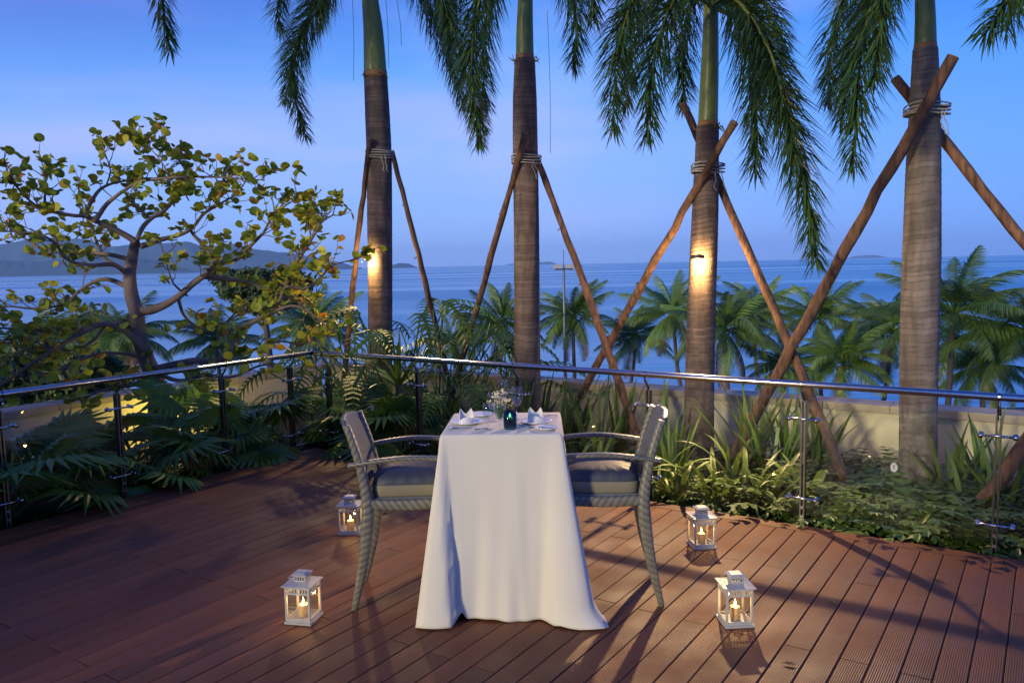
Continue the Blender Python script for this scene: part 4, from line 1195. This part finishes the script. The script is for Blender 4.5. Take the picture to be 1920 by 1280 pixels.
shore_tree(60, 700, 22, 2.2, 1.0, 'dark broad-leaved tree mass below the low sea grape limbs', 2)

# ------------------------------------------------------------------ sea grape tree
def sea_grape():
    rnd = random.Random(21); Dg = 8.95
    base = PY(297, 760, Dg); base.z = -.14
    t = thing('sea_grape_tree', base, 'gnarled sea grape tree with round yellow-green leaves reaching over the railing', 'tree')
    def cp(x, y): return (x / 3, 220 + y / 3)       # traced on an enlarged view of the photograph
    trunk = [(897, 1640), (885, 1560), (868, 1470), (820, 1340), (785, 1230), (760, 1080), (735, 960), (735, 850), (752, 740), (762, 695)]
    m = MB(); tp = [PY(*cp(*q), Dg + .06 * math.sin(i)) for i, q in enumerate(trunk)]; tp[0].z = -.25
    m.tube(smooth_path(tp, 60), lerp_list([.12, .11, .105, .092, .086, .075, .066, .058, .051, .044], 60), 14, fn=lambda a, L: 1 + .09 * math.sin(2 * a + L * 3) + .06 * math.sin(3 * a - L * 7) + .03 * math.sin(7 * a + L * 20))
    m.build('trunk', 'grape_bark', t, smooth=True, origin=base)
    # (traced points, start depth, end depth, start radius, end radius)
    br = [([(762, 700), (720, 670), (600, 610), (490, 560), (400, 550), (250, 520), (180, 480), (100, 400), (40, 300)], 0, -.7, .046, .008),
          ([(480, 552), (505, 490), (560, 410), (640, 370), (800, 345), (905, 335), (1000, 250)], -.25, .5, .030, .007),
          ([(530, 592), (600, 490), (700, 410), (800, 360), (960, 340), (1150, 335), (1300, 340), (1490, 355)], -.2, -.7, .034, .006),
          ([(770, 690), (805, 615), (850, 570), (930, 520), (1000, 440), (1060, 340), (1010, 240), (950, 170), (920, 70)], 0, .8, .036, .006),
          ([(790, 725), (900, 690), (1060, 640), (1150, 540), (1250, 480), (1340, 420), (1400, 330)], .05, .9, .040, .007),
          ([(1030, 575), (1090, 660), (1160, 740), (1220, 815)], .5, .2, .018, .024),
          ([(780, 1090), (880, 1075), (1000, 1010), (1080, 940), (1160, 880), (1220, 820), (1330, 800), (1400, 730), (1480, 650), (1530, 560), (1600, 500), (1665, 460)], 0, -.5, .062, .007),
          ([(1150, 895), (1280, 910), (1400, 930), (1560, 990), (1700, 1060), (1800, 1180)], -.1, .6, .036, .010),
          ([(870, 1420), (960, 1400), (1080, 1370), (1200, 1375), (1290, 1330), (1350, 1200), (1480, 1120), (1560, 1050), (1610, 950), (1650, 850), (1720, 740), (1775, 650), (1810, 590), (1880, 545)], 0, -.6, .062, .008),
          ([(1610, 950), (1720, 960), (1800, 900), (1880, 830), (1990, 800)], -.35, -.2, .022, .006),
          ([(1480, 1120), (1640, 1060), (1760, 1110), (1880, 1210)], -.3, -.8, .026, .008),
          ([(722, 905), (680, 850), (600, 800), (560, 740), (520, 640), (470, 520), (440, 400)], 0, .6, .040, .008),
          ([(740, 800), (600, 770), (400, 750), (250, 745), (170, 700), (80, 640), (-40, 540)], 0, .7, .032, .007),
          ([(715, 880), (640, 830), (500, 830), (380, 800), (300, 700), (180, 650), (-60, 640)], 0, -.9, .036, .008),
          ([(735, 960), (600, 910), (500, 940), (420, 1000), (370, 1050), (200, 1075), (40, 1065), (-90, 1100)], 0, .5, .034, .008),
          ([(790, 1180), (600, 1160), (450, 1190), (300, 1200), (100, 1190), (-80, 1180)], 0, -.6, .044, .010),
          ([(840, 1330), (700, 1200), (570, 1165), (430, 1230), (330, 1290), (230, 1350), (100, 1440), (-60, 1540)], -.1, -1.0, .046, .014),
          ([(860, 1480), (760, 1500), (640, 1520), (500, 1560), (380, 1600)], 0, -.8, .046, .012),
          ([(880, 1440), (1010, 1480), (1150, 1450), (1300, 1460), (1450, 1400), (1600, 1380)], 0, -.9, .034, .008),
          ([(1290, 1330), (1420, 1310), (1560, 1260), (1700, 1270), (1830, 1220)], -.2, .3, .026, .007),
          ([(840, 1360), (700, 1330), (560, 1330), (420, 1380), (300, 1440), (160, 1420)], 0, .5, .034, .008),
          ([(600, 1160), (520, 1260), (400, 1310), (250, 1290), (90, 1330)], -.1, -.4, .024, .007),
          ([(1000, 1010), (1040, 1120), (1130, 1180), (1260, 1160), (1380, 1080)], 0, .5, .026, .007),
          ([(1050, 1000), (1000, 960), (960, 900), (900, 690)], -.05, -.5, .020, .006),
          ([(700, 420), (760, 500), (850, 570)], 0, .3, .014, .016),
          ([(250, 520), (255, 400), (265, 320), (340, 250)], -.4, -.2, .018, .005),
          ([(600, 380), (620, 300), (590, 200), (565, 120)], .0, .3, .014, .004),
          ([(960, 340), (900, 240), (830, 160), (790, 130)], -.2, .1, .012, .004)]
    leaf_nodes = []
    def cut(P, i0): return P[i0:]
    for pts, d0, d1, r0, r1 in br:
        n = len(pts); P3 = []
        for i, q in enumerate(pts):
            f = i / (n - 1); P3.append(PY(*cp(*q), Dg + d0 + (d1 - d0) * f + rnd.uniform(-.05, .05)))
        k = n * 7; P = smooth_path(P3, k); rr = [.85 * (r0 + (r1 - r0) * (i / k) ** .7) for i in range(k + 1)]
        m = MB(); m.tube(P, rr, 8, fn=lambda a, L: 1 + .10 * math.sin(2 * a + L * 9) + .06 * math.sin(3 * a - L * 21)); bo = m.build('branch', 'grape_bark', t, smooth=True, origin=base)
        tw = MB()
        i = int(k * (.34 if pts[0][1] < 1150 else .18))
        while i <= k:
            f = i / k; prob = .4 + .6 * f
            if rnd.random() < prob:
                d = (P[min(i + 1, k)] - P[max(i - 1, 0)]).normalized()
                for _ in range(1 if rnd.random() < .6 else 2):
                    h = (d * rnd.uniform(.1, .9) + Vector((rnd.gauss(0, .6), rnd.gauss(0, .6), rnd.gauss(.12, .5)))).normalized()
                    L = rnd.uniform(.12, .38); p = P[i].copy(); tp_ = [p]
                    for s in range(4):
                        h = (h + Vector((rnd.gauss(0, .28), rnd.gauss(0, .28), rnd.gauss(.10, .22)))).normalized(); p = p + h * (L / 4); tp_.append(p)
                        if s >= 1 and rnd.random() < .8: leaf_nodes.append((p.copy(), h.copy()))
                    leaf_nodes.append((p.copy(), h.copy()))
                    tw.tube(tp_, [.0065, .0055, .0045, .0035, .0025], 5, cap=False)
                    if rnd.random() < .5:
                        h2 = (h + Vector((rnd.gauss(0, .7), rnd.gauss(0, .7), rnd.gauss(.2, .5)))).normalized(); q = tp_[2] + h2 * L * .45
                        tw.tube([tp_[2], tp_[2].lerp(q, .5) + Vector((0, 0, .01)), q], [.0045, .0035, .0025], 5, cap=False); leaf_nodes.append((q, h2))
            i += 2
        if tw.v: tw.build('twig', 'grape_bark', bo, smooth=True, origin=base)
    # round leaves
    def leaf_pts(s):
        o = []
        for k in range(11):
            a = -math.pi + 2 * math.pi * (k + .5) / 11; r_ = 1 - .28 * max(0, math.cos(a - math.pi)) ** 10
            o.append(Vector((s * (.5 + .5 * r_ * math.cos(a)), s * .54 * r_ * math.sin(a), s * .20 * abs(math.sin(a)) ** 1.3 - s * .06 * (1 + math.cos(a)))))
        return o
    lm = MB(); c_ = lm.vert((.054, 0, -.005)); ids = [lm.vert(p) for p in leaf_pts(.108)]
    for k in range(11): lm.face(c_, ids[k], ids[(k + 1) % 11])
    leafmesh = lm.mesh('leaf', 'grape_leaf', smooth=True)
    placed = []
    for p, h in leaf_nodes:
        for _ in range(1 if rnd.random() < .6 else 2):
            e = Euler((rnd.gauss(0, .7), rnd.gauss(-.35, .6), math.atan2(h.y, h.x) + rnd.gauss(0, 1.0)))
            placed.append((p, e, rnd.uniform(.5, 1.05)))
    rnd.shuffle(placed); placed.sort(key=lambda q: q[2] < .7)
    fol = MB()
    for i, (p, e, s) in enumerate(placed):
        if i < 290: ob('leaf', leafmesh, t, p - base, e, s)
        else:
            mm = e.to_matrix(); c = rnd.uniform(.01, .98); c0 = fol.vert(p + mm @ Vector((.054 * s, 0, -.005)), c); ids = [fol.vert(p + mm @ q, c) for q in leaf_pts(.108 * s)]
            for k in range(11): fol.face(c0, ids[k], ids[(k + 1) % 11])
    fo = fol.build('foliage', 'grape_leaf', t, smooth=True, origin=base); fo['kind'] = 'stuff'
    print('sea grape leaves', len(placed))
sea_grape()

# ------------------------------------------------------------------ planting in the beds
def blade_mesh(L, arch, wd, seed, mname='strap_leaf'):
    rnd = random.Random(seed); b = MB(); n = 9; p = Vector((0, 0, 0)); a = math.pi / 2 - .06; rows = []
    for i in range(n + 1):
        f = i / n; w_ = wd * (math.sin(math.pi * min(1, .25 + f * .75)) ** .7 if f < 1 else 0)
        rows.append([b.vert((p.x, -w_ / 2, p.z + w_ * .18)), b.vert((p.x, 0, p.z)), b.vert((p.x, w_ / 2, p.z + w_ * .18))])
        a -= arch / n * (.3 + 1.4 * f); p = p + Vector((math.cos(a), 0, math.sin(a))) * (L / n)
    for i in range(n):
        for k in range(2): b.face(rows[i][k], rows[i][k + 1], rows[i + 1][k + 1], rows[i + 1][k])
    return b.mesh('blade', mname, smooth=True)
TALL = [blade_mesh(1, x, .042, 60 + i) for i, x in enumerate((.25, .55, .9, .4))]
ARCH = [blade_mesh(1, x, .050, 70 + i) for i, x in enumerate((1.2, 1.7, 2.2, .8))]
def clump(p, h, n, kind, seed, name, label, cat, group, spread=.32):
    rnd = random.Random(seed); t = thing(name, p, label, cat, group)
    for k in range(n):
        m = (TALL if kind == 't' else ARCH)[rnd.randrange(4)]
        r_ = rnd.uniform(0, .09)
        a = rnd.uniform(0, 6.283)
        s = h * rnd.uniform(.65, 1.15)
        ob('blade', m, t, (r_ * math.cos(a), r_ * math.sin(a), 0), (rnd.gauss(0, .10), rnd.uniform(-.02, spread), a), (s, s * rnd.uniform(.8, 1.1) / max(.7, s), s))
ORDN = ['first', 'second', 'third', 'fourth', 'fifth', 'sixth', 'seventh', 'eighth']
def where(v, off, posts):
    k = sum(1 for q in posts if q < v); k = max(1, min(k, 7))
    dep = 'close to' if off < .75 else ('set back behind' if off < 1.45 else 'near the wall behind')
    return dep + ' the ' + ORDN[k - 1] + ' glass panel from the corner'
rnd = random.Random(3)
k = 0
for px, off, h in [(872, .9, .95), (900, 1.3, 1.05), (935, .8, .95), (968, 1.2, 1.0), (1040, 1.0, 1.0), (1075, 1.5, 1.05), (1120, .9, 1.0), (1160, 1.4, .95), (1245, 1.0, .95), (1262, .6, .8),
                   (1395, 1.3, 1.0), (1425, 1.7, 1.05), (1450, 1.1, 1.0), (1485, 1.5, .95), (1540, 1.8, .8), (1800, 1.4, .75), (1865, 1.6, .8), (1905, 1.2, .8), (830, 1.2, .9), (1010, 1.8, .9)]:
    clump(bedpt(px, off), h, 17, 't', 200 + k, 'sword_leaf_plant', 'tall sword-leaf clump ' + where((bedpt(px, off) - C0).dot(E2), off, pr) + ', palm side', 'plant', 'tall sword-leaf clumps behind the railing'); k += 1
for px, off, h in [(850, .45, .7), (905, .4, .65), (1000, .5, .7), (1060, .5, .65), (1120, .5, .7), (1235, .35, .7), (1275, .3, .6), (1345, .45, .8), (1400, .5, .8), (1440, .45, .7), (1370, .8, .85), (1525, .6, .7), (1830, .9, .75), (800, .6, .8)]:
    clump(bedpt(px, off), h, 14, 'a', 300 + k, 'arching_lily', 'low arching strap-leaf clump ' + where((bedpt(px, off) - C0).dot(E2), off, pr) + ', palm side', 'plant', 'arching strap-leaf clumps behind the railing', .5); k += 1

# fan palms behind the left railing
def fan_mesh(seed, n=24, span=300):
    rnd = random.Random(seed); b = MB()
    for k in range(n):
        a0 = R(-span / 2 + span * k / n); a1 = R(-span / 2 + span * (k + 1) / n); am = (a0 + a1) / 2
        rl = (.42 + .10 * math.cos(am * .6)) * rnd.uniform(.9, 1.05); rm = rl * .55
        def pt(r_, a, z): return (r_ * math.cos(a), r_ * math.sin(a), z)
        o = b.vert((0, 0, 0)); l = b.vert(pt(rm, a0, -.012 - .05 * (rm / .5) ** 2)); c = b.vert(pt(rm, am, .014 - .05 * (rm / .5) ** 2)); r2 = b.vert(pt(rm, a1, -.012 - .05 * (rm / .5) ** 2))
        ti = b.vert(pt(rl, am + rnd.gauss(0, .02), -.10 - rnd.uniform(0, .08)))
        b.face(o, l, c); b.face(o, c, r2); b.face(l, ti, c); b.face(c, ti, r2)
    return b.mesh('fan_leaf', 'fan_leaf')
FAN = [fan_mesh(i) for i in range(3)]
def lbed(u, off): return UV(u, -off, -.14)
def fan_palm(p, h, n, seed, wh):
    rnd = random.Random(seed); t = thing('fan_palm', p, 'pleated fan palm ' + wh, 'fan palm', 'fan palms behind the railing')
    for k in range(n):
        a = k * 2.4 + rnd.uniform(-.4, .4); el = rnd.uniform(.25, 1.25); L = h * rnd.uniform(.6, 1.0)
        d = Vector((math.cos(a) * math.cos(el), math.sin(a) * math.cos(el), math.sin(el)))
        tip = d * L + Vector((0, 0, .02))
        pm = MB(); pm.tube(smooth_path([(0, 0, .0), tuple(d * L * .5 + Vector((0, 0, .05))), tuple(tip)], 6), .007, 5); st = pm.build('leaf_stalk', 'stem_green', t)
        ob('fan_leaf', FAN[k % 3], t, tip, (rnd.gauss(0, .35), -el + rnd.uniform(.35, 1.1), a), rnd.uniform(.75, 1.1))
for i, (u, off, h) in enumerate([(-.3, .55, .8), (-.6, 1.2, .9), (-1.0, .5, .75), (-1.5, 1.0, .8), (-1.75, .45, .6), (-2.5, .5, .75), (-2.7, 1.0, .85), (-3.1, .45, .75), (-3.6, .6, .7), (-3.5, 1.2, .8), (-4.2, .5, .7), (-4.6, 1.0, .8), (-5.1, .5, .7)]):
    fan_palm(lbed(u, off), h, 8, 500 + i, where(-u, off, pl) + ', sea grape side')
for i, (v, off, h) in enumerate([(.15, .7, .85), (.45, .45, .7), (.8, .55, .75)]):
    fan_palm(UV(off, v, -.14), h, 8, 540 + i, where(v, off, pr) + ', palm side')

# split-leaf philodendrons and a screw pine at the corner
def philo_mesh(seed):
    rnd = random.Random(seed); b = MB(); n = 9; L = .50
    mid = [Vector((L * i / n, 0, .05 * math.sin(i / n * 3) - .10 * (i / n) ** 2)) for i in range(n + 1)]
    for i in range(n):
        b.face(b.vert(mid[i] + Vector((0, -.022, 0))), b.vert(mid[i + 1] + Vector((0, -.018, 0))), b.vert(mid[i + 1] + Vector((0, .018, 0))), b.vert(mid[i] + Vector((0, .022, 0))))
        for s in (-1, 1):
            f = i / n; ll = .20 * (math.sin(math.pi * (.22 + .72 * f)) ** .8) * rnd.uniform(.85, 1.1)
            d = Vector((.55 + .35 * f - .5 * (1 - f), s * .85, -.12)).normalized(); q = mid[i].lerp(mid[i + 1], .5)
            wv = Vector((.020, 0, 0))
            p1 = q + d * ll * .55 + Vector((0, 0, .012)); p2 = q + d * ll + Vector((.02, 0, -.04))
            i0 = b.vert(q - wv * .9); i1 = b.vert(q + wv * .9); i2 = b.vert(p1 + wv * .75); i3 = b.vert(p1 - wv * .75); i4 = b.vert(p2 + wv * .2); i5 = b.vert(p2 - wv * .2)
            b.face(i0, i1, i2, i3); b.face(i3, i2, i4, i5)
    return b.mesh('lobed_leaf', 'philo_leaf')
PH = [philo_mesh(i) for i in range(3)]
def philo(p, h, n, seed, label):
    rnd = random.Random(seed); t = thing('philodendron', p, label, 'plant', 'split-leaf philodendrons by the palm')
    for k in range(n):
        a = k * 2.4 + rnd.uniform(-.5, .5); el = rnd.uniform(.55, 1.3); L = h * rnd.uniform(.7, 1.05)
        d = Vector((math.cos(a) * math.cos(el), math.sin(a) * math.cos(el), math.sin(el))); tip = d * L
        pm = MB(); pm.tube(smooth_path([(0, 0, 0), tuple(d * L * .5 + Vector((0, 0, .08))), tuple(tip)], 7), .010, 5); pm.build('leaf_stalk', 'stem_green', t)
        ob('lobed_leaf', PH[k % 3], t, tip, (rnd.gauss(0, .3), rnd.uniform(-.1, .7), a + rnd.gauss(0, .2)), rnd.uniform(.8, 1.15))
philo(bedpt(748, 1.15), 1.95, 20, 1, 'tall split-leaf philodendron beside the lamp-lit palm by the sea grape')
philo(bedpt(815, 1.35), 1.75, 18, 2, 'split-leaf philodendron between the two struts near the lamp')
philo(bedpt(868, 1.7), 1.45, 15, 3, 'smaller split-leaf philodendron next to the palm without a lamp')
philo(bedpt(660, 1.2), 1.6, 16, 4, 'split-leaf philodendron in the corner of the bed by the sea grape')
def screw_pine(p):
    t = thing('screw_pine', p, 'spiky plant with a skirt of dry hanging leaves at the railing corner', 'plant'); rnd = random.Random(8)
    m = MB(); m.tube([(0, 0, 0), (.01, 0, .4), (0, 0, .82)], [.05, .045, .04], 10); m.build('stem', 'coco_trunk', t, smooth=True)
    LB = [blade_mesh(1, x, .055, 90 + i, 'strap_leaf') for i, x in enumerate((.3, .7, 1.1))]; DB = [blade_mesh(1, x, .035, 95 + i, 'dry_leaf') for i, x in enumerate((.3, .5))]
    for k in range(26):
        s = rnd.uniform(.55, .85); ob('blade', LB[k % 3], t, (0, 0, .80), (rnd.gauss(0, .1), rnd.uniform(.1, 1.15), k * 2.4), (s, .8, s))
    for k in range(16):
        s = rnd.uniform(.5, .75); ob('dry_blade', DB[k % 2], t, (0, 0, .78), (rnd.gauss(0, .1), rnd.uniform(2.45, 2.9), k * 2.4), (s, .8, s))
screw_pine(bedpt(745, .62))

# ferny ground cover
def ground_cover():
    rnd = random.Random(12); b = MB()
    def frond(p, L, a, el, droop):
        n = 7; q = p.copy(); e = el; pts = []
        for i in range(n + 1):
            pts.append(q.copy()); e -= droop / n; q = q + Vector((math.cos(a) * math.cos(e), math.sin(a) * math.cos(e), math.sin(e))) * (L / n)
        sd = Vector((-math.sin(a), math.cos(a), 0))
        for i in range(n):
            w_ = .045 * math.sin(math.pi * (.2 + .75 * i / n)) * L / .3
            t_ = (pts[i + 1] - pts[i])
            for s in (-1, 1):
                c = pts[i]; ids = [b.vert(c), b.vert(c + t_ * .75), b.vert(c + t_ * 1.0 + sd * (s * w_) - Vector((0, 0, .012))), b.vert(c + t_ * .45 + sd * (s * w_ * .8))]
                b.face(*(ids if s > 0 else ids[::-1]))
    for _ in range(900):
        if rnd.random() < .72: v = rnd.uniform(3.2, 8.8)
        else: v = rnd.uniform(0, 3.6)
        off = .26 + 1.6 * rnd.random() ** 1.3; p = UV(off, v, -.13)
        hh = .20 + .16 * (v > 5) + rnd.uniform(-.05, .12)
        for k in range(6):
            a = rnd.uniform(0, 6.283)
            frond(p + Vector((rnd.gauss(0, .04), rnd.gauss(0, .04), rnd.uniform(0, .08))), hh * rnd.uniform(.8, 1.4), a, rnd.uniform(.6, 1.3), rnd.uniform(.8, 1.7))
    for _ in range(260):
        p = lbed(rnd.uniform(-6.5, .2), .26 + 1.5 * rnd.random() ** 1.3)
        for k in range(5): frond(p, rnd.uniform(.15, .32), rnd.uniform(0, 6.283), rnd.uniform(.5, 1.2), rnd.uniform(.8, 1.6))
    o = b.build('ground_cover', 'fern', kind='stuff', label='dark ferny ground cover filling the planting beds', cat='ground cover')
ground_cover()

# a few fallen leaves on the boards
for i, (px, py, rz, lb) in enumerate([(1603, 1012, .4, 'orange fallen leaf on the border board under the ferns'), (545, 912, 1.2, 'pale fallen leaf on the boards behind the upright-handled lantern'),
                                 (1560, 1128, 2.0, 'small dry leaf lying inside the rail shadow'), (1480, 1245, 2.8, 'small dry leaf on the open boards near a lantern'), (720, 960, .9, 'small dry leaf lying under the chair')]):
    p = G(px, py, .004); m = MB(); c_ = m.vert((0, 0, .002)); ids = []
    for k in range(10):
        a = 2 * math.pi * k / 10; ids.append(m.vert((.030 * math.cos(a) * (1 + .3 * (k == 0)), .014 * math.sin(a), .003 + .006 * abs(math.sin(a)))))
    for k in range(10): m.face(c_, ids[k], ids[(k + 1) % 10])
    m.build('fallen_leaf', 'dry_leaf', loc=p, rot=(0, 0, rz), label=lb, cat='leaf', group='fallen leaves on the deck')
